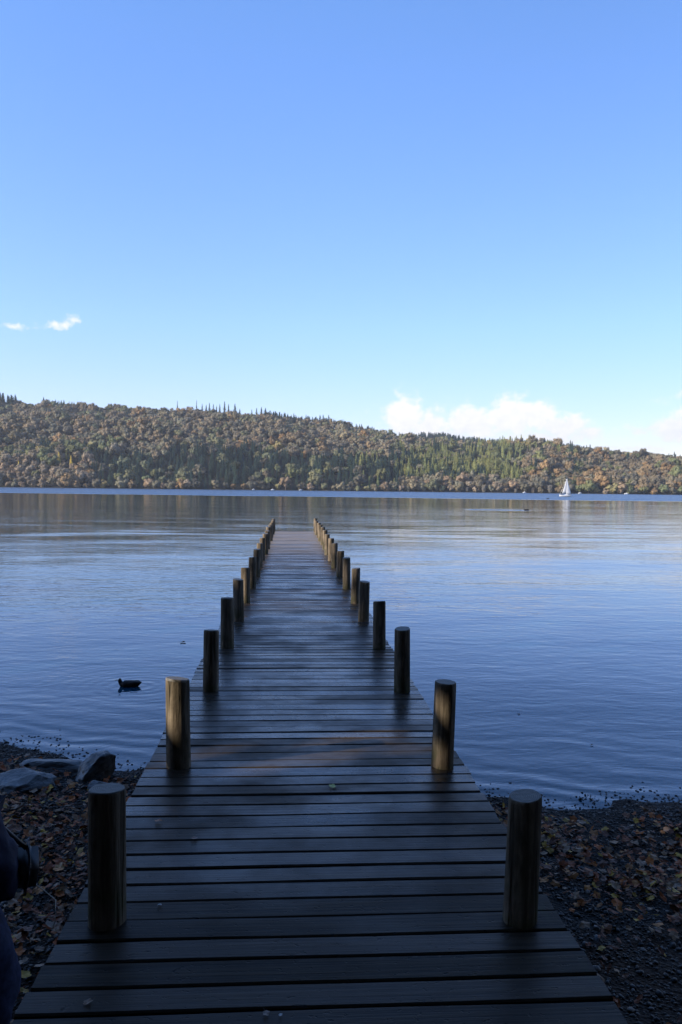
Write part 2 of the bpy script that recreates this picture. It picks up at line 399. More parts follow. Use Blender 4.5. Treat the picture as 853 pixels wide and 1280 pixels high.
wm = grid_mesh('water', axis([(-3500, 3500, 500)]), axis([(0.5, 20.5, 10), (20.5, 775, 150)]), lambda x, y: WATER_Z)
tag(link('water', wm, m_water), kind='structure')

# skyline of the far hill read as (photo x, photo y) -> true elevation over distance
SKY = [(-400, 470), (-200, 488), (0, 499), (30, 504), (60, 501), (100, 503), (120, 506), (160, 508), (200, 509), (240, 512), (300, 516), (340, 517), (380, 521),
       (425, 527), (460, 535), (500, 543), (530, 547), (570, 550), (600, 549), (640, 549), (680, 552), (700, 557), (740, 561), (790, 567), (820, 571), (853, 572), (950, 572), (1100, 562), (1300, 560)]
SKY_A = []
for px_, py_ in SKY:
    d = px_dir(px_, py_); SKY_A.append((d.x / d.y, d.z / d.y))
def sky_e(a): return float(np.interp(a, [s[0] for s in SKY_A], [s[1] for s in SKY_A]))
SHORE = 757.0
def far_shore(x): return SHORE + 6 * math.sin(x * 0.013) + 3 * math.sin(x * 0.041 + 2)
RIDGE = 1130.0
def hill_z(x, y):
    ys = far_shore(x)
    if y <= ys: return WATER_Z - 0.15 * (ys - y)
    a = x / y
    tree = 11.0
    zr = cC.z + sky_e(x / RIDGE) * RIDGE - tree
    t_ = (y - ys) / (RIDGE - ys)
    if t_ <= 1:
        g = 0.62 * t_ + 0.38 * math.sin(t_ * PI / 2)
        z = WATER_Z + 0.4 * sstep(0, 0.01, t_) + (zr - WATER_Z) * g
    else:
        z = zr - 0.10 * (y - RIDGE)
    m_ = min(1.0, t_) * max(0.0, 1 - t_) * 4 if t_ < 1 else 0
    z += m_ * (noise.noise(Vector((x * 0.012, y * 0.009, 1.0))) * 14 + noise.noise(Vector((x * 0.03, y * 0.025, 5.0))) * 5)
    return z
me = grid_mesh('hills', axis([(-2200, -900, 50), (-900, 1000, 8), (1000, 2200, 50)]), axis([(735, 780, 3), (780, 1140, 8), (1140, 1700, 40)]), hill_z)
tag(link('hills', me, m_hill, smooth=True), kind='structure')
def hill2_z(x, y):
    # farther forested back ridge that shows over the dip right of the centre
    c_ = hit(545, 560, 0); a = x / 1750.0
    e = 0.064 + 0.0085 * math.exp(-((a - 0.178) / 0.055) ** 2) - 0.02 * sstep(0.3, 0.5, a) 
    zr = cC.z + e * 1750 - 9
    t_ = (y - 1500) / 250
    return zr * sstep(-0.4, 1, t_) if t_ < 1 else zr - 0.08 * (y - 1750)
me = grid_mesh('hills', axis([(-1400, 1800, 40)]), axis([(1400, 2100, 35)]), hill2_z)
tag(link('hills', me, m_hill, smooth=True), kind='structure')

# ------------------------------------------------------------------ tree shapes
def ico(sub):
    bm = bmesh.new(); bmesh.ops.create_icosphere(bm, subdivisions=sub, radius=1)
    V = np.array([v.co[:] for v in bm.verts]); F = [tuple(v.index for v in f.verts) for f in bm.faces]; bm.free(); return V, F
ICO1 = ico(1); ICO2 = ico(2)
def with_lobe(me, vals):
    a = me.attributes.new('lobe', 'FLOAT', 'POINT'); a.data.foreach_set('value', np.asarray(vals, dtype=np.float32)); return me
def rquad(rng, c, nrm, s):
    n = nrm / (np.linalg.norm(nrm) + 1e-9)
    u = np.cross(n, rng.normal(size=3)); u /= np.linalg.norm(u) + 1e-9; v = np.cross(n, u)
    s2 = s * rng.uniform(0.5, 1.0)
    return [c - u * s, c - v * s2, c + u * s, c + v * s2]
def broad_crown(seed, rx=5.0, hgt=11.0, nl=22, nq=1500, qs=0.36, base=2.0, core=0.80):
    rng = np.random.default_rng(seed); V = []; F = []; A = []
    cz = (hgt + base) / 2; rz = (hgt - base) / 2
    lobes = []
    for i in range(nl):
        for _ in range(40):
            p = rng.uniform(-1, 1, 3)
            r_ = np.linalg.norm(p)
            if 0.35 < r_ < 0.78: break
        rad = rng.uniform(0.18, 0.36)
        lobes.append((np.array([p[0] * rx, p[1] * rx, cz + p[2] * rz]), rad * rx, rng.uniform()))
    lobes.append((np.array([0, 0, cz]), rx * 0.5, 0.5))
    for c, r_, k in lobes:
        v0, f0 = ICO1; b0 = len(V)
        jit = rng.uniform(0.75, 1.1, len(v0))[:, None]
        V += list(c + v0 * r_ * core * jit); F += [tuple(b0 + i for i in f) for f in f0]; A += [k * 0.6] * len(v0)
    for q_ in range(nq):
        c, r_, k = lobes[rng.integers(len(lobes))]
        d = rng.normal(size=3); d /= np.linalg.norm(d)
        if d[2] < -0.3 and rng.uniform() < 0.6: d[2] *= -1
        p = c + d * r_ * rng.uniform(0.82, 1.14)
        b0 = len(V); dc = (p - np.array([0, 0, cz - rz * .3])) / rx; V += rquad(rng, p, d * .45 + dc * .8 + rng.normal(size=3) * 0.32, qs * rng.uniform(0.6, 1.3)); F.append((b0, b0 + 1, b0 + 2, b0 + 3)); A += [min(1, max(0, k + rng.uniform(-0.25, 0.25)))] * 4
    return V, F, A
def conifer_crown(seed, hgt=15.0, r=2.7, base=1.2, layers=17, blades=11, droop=0.35):
    rng = np.random.default_rng(seed); V = []; F = []; A = []
    for i in range(layers):
        t_ = i / (layers - 1); z = base + (hgt - base) * t_
        rr = r * (1 - t_) ** 0.85 * rng.uniform(0.8, 1.15) + 0.12
        nb = max(5, int(blades * (1 - 0.45 * t_)))
        for k in range(nb):
            a = 2 * PI * (k + rng.uniform(-.4, .4)) / nb + i; L_ = rr * rng.uniform(0.7, 1.15); wd = max(0.18, L_ * 0.42)
            d = np.array([math.cos(a), math.sin(a), 0]); s_ = np.array([-d[1], d[0], 0])
            root = np.array([0, 0, z + 0.25]); tip = root + d * L_ - np.array([0, 0, L_ * droop + 0.2]); mid = root + d * L_ * 0.5 - np.array([0, 0, L_ * droop * 0.25])
            b0 = len(V); V += [root, mid - s_ * wd * 0.5 - np.array([0, 0, .35 * wd]), tip, mid + s_ * wd * 0.5 - np.array([0, 0, .35 * wd]), mid + np.array([0, 0, .12])]
            F += [(b0, b0 + 1, b0 + 4), (b0 + 1, b0 + 2, b0 + 4), (b0 + 2, b0 + 3, b0 + 4), (b0 + 3, b0, b0 + 4)]
            A += [rng.uniform(0.1, 0.9)] * 5
    for i in range(260):
        t_ = rng.uniform(0, 1) ** 1.2; z = base + (hgt - base) * t_; rr = (r * (1 - t_) ** 0.85 + .15) * rng.uniform(.45, 1.15); a = rng.uniform(0, 2 * PI)
        p_ = np.array([math.cos(a) * rr, math.sin(a) * rr, z - rr * .25 + rng.uniform(-.3, .3)]); b0 = len(V)
        V += rquad(rng, p_, np.array([math.cos(a), math.sin(a), .8]) + rng.normal(size=3) * .5, .34 * rng.uniform(.6, 1.5)); F.append((b0, b0 + 1, b0 + 2, b0 + 3)); A += [rng.uniform(0, 1)] * 4
    b0 = len(V); seg = 6
    for i in range(2):
        for k in range(seg): V.append(np.array([math.cos(2 * PI * k / seg) * (r * .3 if i == 0 else .03), math.sin(2 * PI * k / seg) * (r * .3 if i == 0 else .03), base if i == 0 else hgt])); A.append(.2)
    for k in range(seg): F.append((b0 + k, b0 + (k + 1) % seg, b0 + seg + (k + 1) % seg, b0 + seg + k))
    return V, F, A
def bare_crown(seed, hgt=9.0, r=3.0):
    rng = np.random.default_rng(seed); V = []; F = []; A = []
    for i in range(420):
        a = rng.uniform(0, 2 * PI); h0 = rng.uniform(0.15, 0.8); top = min(hgt, hgt * (h0 + rng.uniform(0.15, 0.4)))
        r0 = r * rng.uniform(0, 0.75); d = np.array([math.cos(a), math.sin(a), 0])
        p0 = d * r0 * (0.5 + h0 * .6) + np.array([0, 0, hgt * h0]); p1 = d * (r0 + rng.uniform(0.1, 0.6)) + np.array([0, 0, top])
        s_ = np.cross(p1 - p0, rng.normal(size=3)); s_ /= np.linalg.norm(s_); s_ *= rng.uniform(0.05, 0.14)
        b0 = len(V); V += [p0 - s_, p0 + s_, p1 + s_ * .5, p1 - s_ * .5]; F.append((b0, b0 + 1, b0 + 2, b0 + 3)); A += [rng.uniform()] * 4
    return V, F, A
def trunk_geo(seed, hgt, r0):
    bm = bmesh.new(); rng = random.Random(seed)
    bm_tube(bm, [(0, 0, -1), (rng.uniform(-.2, .2), 0, hgt * .35), (rng.uniform(-.4, .4), rng.uniform(-.4, .4), hgt * .85)], [r0, r0 * .75, r0 * .15], 6)
    for k in range(5):
        a = rng.uniform(0, 6.28); z0 = hgt * rng.uniform(.25, .5); l_ = hgt * .28
        bm_tube(bm, [(0, 0, z0), (math.cos(a) * l_ * .5, math.sin(a) * l_ * .5, z0 + l_ * .5), (math.cos(a) * l_, math.sin(a) * l_, z0 + l_)], [r0 * .45, r0 * .3, r0 * .1], 5)
    me = bpy.data.meshes.new('trunk'); bm.to_mesh(me); bm.free(); me.materials.append(m_bark); return me
KINDS = []     # (crown mesh for instances, crown mesh for objects, trunk mesh, height)
def add_kind(geo, hgt, tr):
    V, F, A = geo
    a = with_lobe(mesh_np('crown_i', V, F), A); a.materials.append(m_fol_i)
    b_ = with_lobe(mesh_np('crown', V, F), A); b_.materials.append(m_fol_o)
    KINDS.append((a, b_, trunk_geo(len(KINDS), hgt, tr), hgt))
for s_ in range(6): add_kind(broad_crown(10 + s_, base=1.0, rx=[5.8, 5.0, 6.2, 4.6, 5.6, 6.8][s_], hgt=[11, 12, 10.5, 11.5, 10, 12][s_]), 11, 0.35)
for s_ in range(4): add_kind(conifer_crown(30 + s_, hgt=[15, 17, 14, 16][s_], r=[3.3, 3.6, 3.0, 3.9][s_]), 15, 0.25)
for s_ in range(2): add_kind(bare_crown(50 + s_), 8.5, 0.2)
BROAD, CONI, BARE = [0, 1, 2, 3, 4, 5], [6, 7, 8, 9], [10, 11]

C = dict(mauve=(.128, .103, .066), greybrown=(.122, .106, .066), greygreen=(.104, .102, .054), conifer=(.015, .027, .020), rust=(.150, .100, .050),
         ochre=(.178, .140, .056), olive=(.100, .102, .044), tan=(.165, .122, .078), larch=(.122, .126, .044), yellow=(.38, .29, .05), dark=(.078, .066, .044), bare=(.140, .116, .086))
CN = dict(mauve='mauve-brown broadleaf', greybrown='grey-brown broadleaf', greygreen='grey-green broadleaf', conifer='dark conifer', rust='rust-coloured broadleaf',
          ochre='golden broadleaf', olive='olive broadleaf', tan='pinkish-tan broadleaf', larch='yellow-green larch', yellow='yellow larch', dark='dark-brown broadleaf', bare='bare broadleaf')
rng = random.Random(7)
def choose(px, py, row):
    """tree colour kind at a place on the hillside, as read from the photograph"""
    def pick(*kw):
        tot = sum(v for _, v in kw); r_ = rng.uniform(0, tot)
        for k, v in kw:
            r_ -= v
            if r_ <= 0: return k
        return kw[-1][0]
    hor = 610 + 0.0116 * (px - 364); up = hor - py
    nz = noise.noise(Vector((px * 0.02, py * 0.035, 0.3)))
    nz2 = noise.noise(Vector((px * 0.045, py * 0.07, 7.3)))
    if row == 0:
        if px < 115: return pick(('tan', 6), ('rust', 2), ('greybrown', 2))
        if px < 400: return pick(('tan', 2), ('rust', 2.5), ('dark', 1.5), ('conifer', 1.5), ('greybrown', 1.5), ('ochre', .5))
        if px < 560: return pick(('greybrown', 3), ('tan', 2), ('dark', 1), ('greygreen', 1.5))
        if px < 640: return pick(('tan', 2), ('greybrown', 3), ('bare', 1))
        if px < 700: return pick(('bare', 6), ('greybrown', 1.5))
        return pick(('ochre', 1.5), ('olive', 2.5), ('rust', 2), ('dark', 1), ('tan', 2))
    if px < 118:
        if up < 32: return pick(('tan', 5), ('mauve', 3), ('olive', 1.2), ('rust', 1))
        if up < 52: return pick(('olive', 3), ('conifer', 2.6), ('mauve', 2), ('larch', 1), ('ochre', .5))
        if up > 96 and 30 < px < 120: return pick(('greygreen', 2), ('mauve', 3), ('conifer', .8))
        return pick(('mauve', 6), ('greybrown', 3), ('greygreen', 2 + 4 * max(0, nz)), ('rust', .8))
    if px < 430:
        belt = 46 + 8 * math.sin(px * 0.03) + 14 * nz2
        if up < belt: return pick(('conifer', 8), ('olive', .7), ('greygreen', .8), ('dark', .5))
        if px > 330 and py < 530: return pick(('conifer', 3), ('mauve', 2), ('dark', 2))
        if 290 < px < 350 and 545 < py < 570 and nz2 > -.25: return pick(('ochre', 2), ('rust', 3), ('mauve', 3), ('olive', 1))
        if nz > 0.22: return pick(('greygreen', 4), ('mauve', 2), ('olive', 2))
        return pick(('mauve', 5), ('greybrown', 3.5), ('greygreen', 1.4), ('rust', 1), ('dark', .6))
    if px < 500:
        if up < 42: return pick(('conifer', 6), ('larch', 1.6), ('olive', 1), ('dark', 1))
        if up > 72: return pick(('conifer', 2), ('mauve', 3), ('greybrown', 2))
        return pick(('mauve', 4), ('greybrown', 2.5), ('greygreen', 2), ('rust', 1), ('dark', 1))
    if px < 655:
        if up < 14: return pick(('greybrown', 3), ('tan', 2), ('dark', 2))
        if up < 54 - 8 * nz: return pick(('larch', 6), ('olive', 2), ('conifer', 2.2), ('greybrown', .8))
        if px > 595: return pick(('ochre', 3), ('larch', 3), ('olive', 2), ('mauve', 1))
        return pick(('mauve', 3), ('greybrown', 2), ('larch', 1.5), ('greygreen', 2), ('conifer', 1))
    if px < 700 and up > 48: return pick(('ochre', 3), ('larch', 3), ('olive', 2), ('mauve', 2))
    if nz2 > 0.15: return pick(('rust', 3), ('mauve', 3), ('dark', 3))
    return pick(('mauve', 3), ('dark', 3.2), ('olive', 2.6), ('rust', 2), ('conifer', 1.8), ('greybrown', 1))
def kind_mesh(k):
    if k in ('conifer', 'larch', 'yellow'): return rng.choice(CONI)
    if k == 'bare': return rng.choice(BARE)
    return rng.choice(BROAD)
def jcol(k):
    c = C[k]; v = rng.uniform(0.68, 1.14); h_ = rng.uniform(-0.10, 0.08)
    return (c[0] * v * (1 + h_), c[1] * v, c[2] * v * (1 - h_), 1.0)

def where(px):
    for lim, txt in ((60, 'far shore left edge'), (118, 'far shore near left end'), (210, 'left of the conifer belt'), (300, 'below the skyline conifers'), (350, 'just left of the jetty'),
                     (410, 'directly behind the jetty end'), (480, 'just right of the jetty'), (560, 'between jetty and sailboat'), (640, 'well left of the sailboat'),
                     (695, 'just left of the sailboat'), (722, 'behind the white sail'), (780, 'just right of the sailboat')):
        if px < lim: return txt
    return 'far shore right end'
ROWN = ['at the waterline', 'in second row', 'in third row']
KNAME = dict(conifer='conifer_tree', larch='larch_tree', yellow='larch_tree', bare='bare_tree')
def make_tree(k, x, y, z, sc, label, group=None, mi=None, cat='tree', name=None, sxy=1.0):
    mi = kind_mesh(k) if mi is None else mi
    a, cr, tr, _h = KINDS[mi]
    r_ = empty(name or KNAME.get(k, 'broadleaf_tree'), (x, y, z), rng.uniform(0, 6.28)); r_.scale = (sc * sxy, sc * sxy, sc)
    tag(r_, label, cat, group)
    c_ = bpy.data.objects.new('crown', cr); col.objects.link(c_); c_.parent = r_; c_.color = jcol(k)
    t_ = bpy.data.objects.new('trunk', tr); col.objects.link(t_); t_.parent = r_
    return r_

# rows of individual trees along the water, the rest as one mass of woodland
LABQ = {}
pts, rots, scs, idx, tints = [], [], [], [], []
row_y = [5, 13, 22]
n_ind = 0
for j in range(-2, 60):
    y0 = SHORE + [1.5, 10, 20][j + 2] if j < 1 else SHORE + 22 + 10.2 * j
    if y0 > RIDGE + 18: break
    step = 8.2 if j < 1 else 10.2
    x = -700.0 if j < 1 else -820.0 + rng.uniform(0, 8)
    while x < (800 if j < 1 else 980):
        x += step * rng.uniform(0.75, 1.25)
        y = y0 + rng.uniform(-2.5, 2.5) * (0.5 if j < 1 else 1.4) + (far_shore(x) - SHORE)
        z = hill_z(x, y) - (1.6 if j == -2 else .8); px, py = proj((x, y, z + 6))
        k = choose(px, py, 0 if j == -2 else 1)
        sc = rng.uniform(0.72, 1.2) * rng.choice((1, 1, 1.3))
        if k in ('conifer', 'larch'): sc *= 0.78
        if j >= 1: sc *= 0.92
        if k == 'bare': sc *= 0.8
        if j < 1 and -12 < px < 865:
            if j == 0 and px > 560: pass
            ck = k; rowi = j + 2
            if rowi < 2 or rng.random() < 1.0:
                tr = make_tree(ck, x, y, z, sc * (0.85 if rowi == 0 else 1.0), 'tree', None)
                LABQ.setdefault((ck, rowi, where(px)), []).append((px, tr))
                n_ind += 1; continue
        pts.append((x, y, z)); rots.append((0, 0, rng.uniform(0, 6.28))); s_ = sc
        scs.append((s_ * rng.uniform(.9, 1.1), s_ * rng.uniform(.9, 1.1), s_ * rng.uniform(.88, 1.1))); idx.append(kind_mesh(k)); tints.append(jcol(k))
        if k in ('conifer', 'larch'):
            for _ in range(2):
                x2, y2 = x + rng.uniform(-5, 5), y + rng.uniform(-5, 5)
                if y2 < SHORE + 9: y2 = SHORE + 9
                pts.append((x2, y2, hill_z(x2, y2) - .8)); rots.append((0, 0, rng.uniform(0, 6.28))); s_ = sc * rng.uniform(.7, 1.1); scs.append((s_, s_, s_)); idx.append(kind_mesh(k)); tints.append(jcol(k))
# back ridge
for i in range(1500):
    y = rng.uniform(1640, 1770); x = rng.uniform(-300, 900)
    pts.append((x, y, hill2_z(x, y))); rots.append((0, 0, rng.uniform(0, 6.28))); s_ = rng.uniform(.7, 1.0)
    scs.append((s_ * 1.4, s_ * 1.4, s_ * .8)); idx.append(rng.choice(CONI)); tints.append(jcol('conifer'))
# dark conifers crowning the left and centre skyline
for (xa, xb, n_, sc0, kk) in [(-120, 24, 90, .85, 'conifer'), (60, 112, 26, .34, 'olive'), (330, 470, 90, .45, 'conifer'), (470, 575, 30, .4, 'conifer')]:
    for i in range(n_):
        px = rng.uniform(xa, xb); d = px_dir(px, 500); y = RIDGE + rng.uniform(-10, 4); x = d.x / d.y * y
        s_ = sc0 * rng.uniform(.75, 1.2)
        pts.append((x, y, hill_z(x, y) + (5 if sc0 > .5 else 6.5))); rots.append((0, 0, rng.uniform(0, 6.28))); scs.append((s_ * 1.2, s_ * 1.2, s_)); idx.append(rng.choice(CONI)); tints.append(jcol(kk))
wl = scatter('woodland', pts, rots, scs, idx, tints, [k[0] for k in KINDS])
tag(wl, 'mass of mixed autumn woodland covering the far hillside', 'woodland', kind='stuff')
ORDL = ['first', 'second', 'third', 'fourth', 'fifth', 'sixth', 'seventh', 'eighth', 'ninth', 'tenth', 'eleventh', 'twelfth', 'thirteenth', 'fourteenth', 'fifteenth', 'sixteenth']
for (ck, rowi, wh), lst in LABQ.items():
    lst.sort(key=lambda q: q[0])
    for i_, (_, tr) in enumerate(lst):
        if len(lst) == 1: lab = 'the %s %s, %s' % (CN[ck], ROWN[rowi], wh)
        else: lab = '%s from left of the %ss %s, %s' % (ORDL[i_], CN[ck], ROWN[rowi], wh)
        tag(tr, lab, None, 'far shore trees %s' % ROWN[rowi])
print('individual shore trees', n_ind, 'woodland', len(pts))

# lone conifers standing up on the skyline
SKYLINE = [(222, 501, .45), (246, 500, .5), (253, 505, .8), (258, 506, .8), (262, 504, .9), (267, 505, .8), (271, 507, .7), (275, 505, .8), (281, 502, 1.0),
           (286, 505, .9), (294, 505, 1.3), (300, 511, .9), (315, 512, .7), (321, 510, .9), (327, 509, 1.1), (332, 510, 1.2), (338, 513, .9), (573, 545, 1.2), (593, 545, 1.2)]
ORD = ['first', 'second', 'third', 'fourth', 'fifth', 'sixth', 'seventh', 'eighth', 'ninth', 'tenth', 'eleventh', 'twelfth', 'thirteenth', 'fourteenth', 'fifteenth', 'sixteenth', 'seventeenth']
for i, (px, py, wd) in enumerate(SKYLINE):
    y = RIDGE - 2; d = px_dir(px, py); x = d.x / d.y * y; ztop = cC.z + d.z / d.y * y
    zb = hill_z(x, y) + 1.5; hgt = ztop - zb
    if i < 17: lab = '%s%s spiky conifer from the left in the row on the skyline' % ('thin ' if wd < .6 else 'broad ' if wd > 1.1 else 'dark ', ORD[i])
    else: lab = 'dark conifer on the ridge above the larches, %s of a pair' % ('left' if i == 17 else 'right')
    kk = 6 + i % 4; s_ = hgt / [15, 17, 14, 16][i % 4]
    tr = make_tree('conifer', x, y, zb, s_, lab, 'conifers standing up on the skyline', kk, name='conifer_tree'); q_ = wd * 0.75; tr.scale = (q_ * 1.45, q_ * 1.45, s_)
# bright yellow larches low on the left hillside
for px, py, s_, lab in [(76, 571, .62, 'tallest bright yellow larch low on the hillside near the left edge'), (91, 573, .5, 'smaller yellow larch right of the tallest bright yellow one'),
                        (26, 577, .42, 'short yellow larch nearest the left edge of the hillside')]:
    dd = px_dir(px, py); best = None
    for yy in range(790, 1100, 2):
        z_ = hill_z(dd.x / dd.y * yy, yy); zl = cC.z + dd.z / dd.y * yy
        if z_ + 7 >= zl: best = yy; break
    yy = best or 850; x = dd.x / dd.y * yy
    tr = make_tree('yellow', x, yy - 6, hill_z(x, yy - 6) + 2, s_ * 1.15, lab, None, 7, name='larch_tree')

# ------------------------------------------------------------------ jetty
DX0, DX1, DY1, PITCH = -0.812, 1.025, 29.05, 0.1305
jetty = empty('jetty', (0, 0, 0)); tag(jetty, 'long wet wooden jetty with paired round posts running out into the lake', 'jetty')
rng = random.Random(11)
bm = bmesh.new(); boards = []
y = -2.2; k = 0
while y < DY1 - PITCH:
    gap = rng.uniform(0.0065, 0.011)
    y0, y1 = y + gap / 2, y + PITCH - gap / 2
    x0 = DX0 + rng.uniform(-0.008, 0.008); x1 = DX1 + rng.uniform(-0.008, 0.008)
    zt = rng.uniform(-0.0022, 0.0008); tilt = rng.uniform(-0.0024, 0.0024); roll_ = rng.uniform(-.002, .002)
    NS = 7; start = len(bm.verts); c_ = 0.006
    rings = []
    ph = rng.uniform(0, 6)
    for i in range(NS + 1):
        x = lerp(x0, x1, i / NS); wv_ = 0.0018 * math.sin(i * 1.3 + ph); zz = zt + roll_ * (i / NS - .5) + 0.0012 * math.sin(i * .9 + ph * 2)
        sec = [(y0 + wv_, zz - 0.040), (y0 + wv_, zz - tilt - c_), (y0 + wv_ + c_, zz - tilt), (y1 + wv_ - c_, zz + tilt), (y1 + wv_, zz + tilt - c_), (y1 + wv_, zz - 0.040)]
        rings.append([bm.verts.new((x, a, b_)) for a, b_ in sec])
    for a_, b_ in zip(rings, rings[1:]):
        for q_ in range(6): bm.faces.new((a_[q_], a_[(q_ + 1) % 6], b_[(q_ + 1) % 6], b_[q_]))
    bm.faces.new(rings[0]); bm.faces.new(rings[-1][::-1])
    v_ = rng.random(); boards += [v_] * ((NS + 1) * 6)
    y += PITCH; k += 1
bmesh.ops.recalc_face_normals(bm, faces=bm.faces)
me = bpy.data.meshes.new('deck'); bm.to_mesh(me); bm.free()
a = me.attributes.new('board', 'FLOAT', 'POINT'); a.data.foreach_set('value', boards)
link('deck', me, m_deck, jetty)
for bx_ in (-0.74, 0.10, 0.95):
    bm = bmesh.new(); bm_box(bm, bx_ - .04, bx_ + .04, -2.1, DY1 - .1, -0.22, -0.047)
    bm_obj('beam', bm, m_deck, jetty)
POST_Y = [2.88, 4.50, 6.18, 7.83, 9.38, 10.90, 12.50, 14.1, 15.7, 17.3, 18.9, 20.5, 22.1, 23.7, 25.3, 26.95, 28.65]
def post_mesh(seed, lean):
    r_ = random.Random(seed); bm = bmesh.new(); seg = 28; R0 = 0.0635 * r_.uniform(.95, 1.06); top = 0.490 + (r_.uniform(-.018, .018) if seed != 1 else -.022)
    zs = [-1.9, -.3, 0, .1, .22, .34, .44, top - .014, top - .004, top]
    rs = [1.05, 1.03, 1.02, 1.01, 1.0, .99, .985, .98, .955, .90]
    ax, ay = r_.uniform(-.06, .06), r_.uniform(-.06, .06); rings = []
    for z, s_ in zip(zs, rs):
        ring_ = []
        for q_ in range(seg):
            an = 2 * PI * q_ / seg
            rr = R0 * s_ * (1 + .03 * math.sin(2 * an + seed) + .02 * math.sin(5 * an + seed * 2 + z * 3) + .012 * noise.noise(Vector((math.cos(an) * 3, math.sin(an) * 3, z * 6 + seed))))
            tz = (ax * math.cos(an) + ay * math.sin(an)) * .12 if z > .45 else 0
            ring_.append(bm.verts.new((math.cos(an) * rr + lean[0] * z, math.sin(an) * rr + lean[1] * z, z + tz)))
        rings.append(ring_)
    for a_, b_ in zip(rings, rings[1:]):
        for q_ in range(seg): bm.faces.new((a_[q_], a_[(q_ + 1) % seg], b_[(q_ + 1) % seg], b_[q_]))
    f = bm.faces.new(rings[-1]); f.material_index = 1
    r2 = bmesh.ops.inset_individual(bm, faces=[f], thickness=R0 * .4)
    for ff in bm.faces:
        if all(v.co.z > .49 for v in ff.verts) and abs(ff.normal.z if ff.normal.length else 0) > -1 and len(ff.verts) and min(v.co.z for v in ff.verts) > top - .02: ff.material_index = 1
    me = bpy.data.meshes.new('post'); bm.to_mesh(me); bm.free(); return me
leans = {('l', 1): (-.02, 0), ('r', 0): (.028, 0), ('r', 1): (.022, 0)}
for i, py_ in enumerate(POST_Y):
    for sd_, px_ in (('l', -0.618 if i > 1 else (-0.660, -0.628)[i]), ('r', 0.892 if i > 1 else (0.866, 0.890)[i])):
        dy_ = rng.uniform(-.03, .03) if i > 3 else (0 if sd_ == 'l' else -.05)
        jx = rng.uniform(-.015, .015) if i > 2 else 0
        me = post_mesh(i * 2 + (sd_ == 'r'), leans.get((sd_, i), (rng.uniform(-.02, .02), rng.uniform(-.02, .02))))
        o = link('post', me, [m_post, m_postend], jetty, True, (px_ + jx, py_ + dy_, 0)); o.rotation_euler[2] = 0
    bm = bmesh.new(); bm_box(bm, -0.80, 1.0, py_ + .085, py_ + .155, -0.36, -0.223); bm_obj('crossbeam', bm, m_deck, jetty)

# ------------------------------------------------------------------ shingle, fallen leaves, rocks
def jitter_ico(seed, sub, sq):
    r_ = np.random.default_rng(seed); v0, f0 = ICO1 if sub == 1 else ICO2
    V = v0 * r_.uniform(.8, 1.15, (len(v0), 1)) * np.array(sq); return V, f0
def inst_mat(name, rough, spec=0.5):
    m, t, b = new_mat(name)
    tint = t.node('ShaderNodeAttribute', attribute_name='tint', attribute_type='INSTANCER').outputs['Color']
    P = t.node('ShaderNodeTexCoord').outputs['Object']; n_ = t.noise(P, 3, 3)
    k_ = t.math('ADD', .7, t.math('MULTIPLY', n_, .6))
    t.put(b.inputs['Base Color'], t.mix(1.0, tint, t.comb(k_, k_, k_), 'MULTIPLY')); b.inputs['Roughness'].default_value = rough; b.inputs['Specular IOR Level'].default_value = spec
    return m
m_peb = inst_mat('pebble', .5, .25); m_leafi = inst_mat('fallen_leaf', .6, .2)
pe = []
for s_ in range(6):
    V, F = jitter_ico(80 + s_, 2, [(1, .75, .5), (1, .9, .62), (1.2, .7, .42), (1, .8, .7), (1.1, 1, .45), (.9, .8, .6)][s_])
    me = mesh_np('pebble', V, F); me.polygons.foreach_set('use_smooth', [True] * len(F)); me.materials.append(m_peb); pe.append(me)
rng = random.Random(21); pts, rots, scs, idx, tints = [], [], [], [], []
def peb(x, y, s_, lift=0.0):
    z = ground_z(x, y); pts.append((x, y, z + s_ * .25 + lift)); rots.append((rng.uniform(-.5, .5), rng.uniform(-.5, .5), rng.uniform(0, 6.28)))
    scs.append((s_,) * 3); idx.append(rng.randrange(6)); v = rng.choice([.010, .014, .02, .028, .04, .10]) * rng.uniform(.7, 1.2)
    w_ = rng.uniform(.0, .32); tints.append((v * (1 + w_), v, v * (1 - w_ * .8), 1))
n_ = 0
while n_ < 80000:
    if rng.random() < .5: x = rng.uniform(-4.5, -.7); y = rng.uniform(1.2, 8.0)
    else: x = rng.uniform(.9, 5.2); y = rng.uniform(1.2, 7.2)
    t_ = shore_y(x) - y
    if t_ < -0.55: continue
    if t_ < 0 and rng.random() > math.exp(t_ * 9) * .7: continue
    s_ = rng.uniform(.004, .0095) if rng.random() < .93 else rng.uniform(.0095, .02)
    peb(x, y, s_, .06 * max(0, -t_) if t_ < 0 else 0); n_ += 1
# stones breaking the surface just off the beach
for i in range(650):
    x = rng.uniform(-4.5, 5.2)
    t_ = -abs(rng.gauss(0, .17)); y = shore_y(x) - t_
    s_ = rng.uniform(.007, .015)
    pts.append((x, y, WATER_Z - s_ * .1)); rots.append((rng.uniform(-.4, .4), rng.uniform(-.4, .4), rng.uniform(0, 6.28))); scs.append((s_,) * 3); idx.append(rng.randrange(6)); tints.append((.03, .03, .03, 1))
tag(scatter('gravel', pts, rots, scs, idx, tints, pe), 'dark wet shingle covering the beach on both sides of the jetty', 'gravel', kind='stuff')

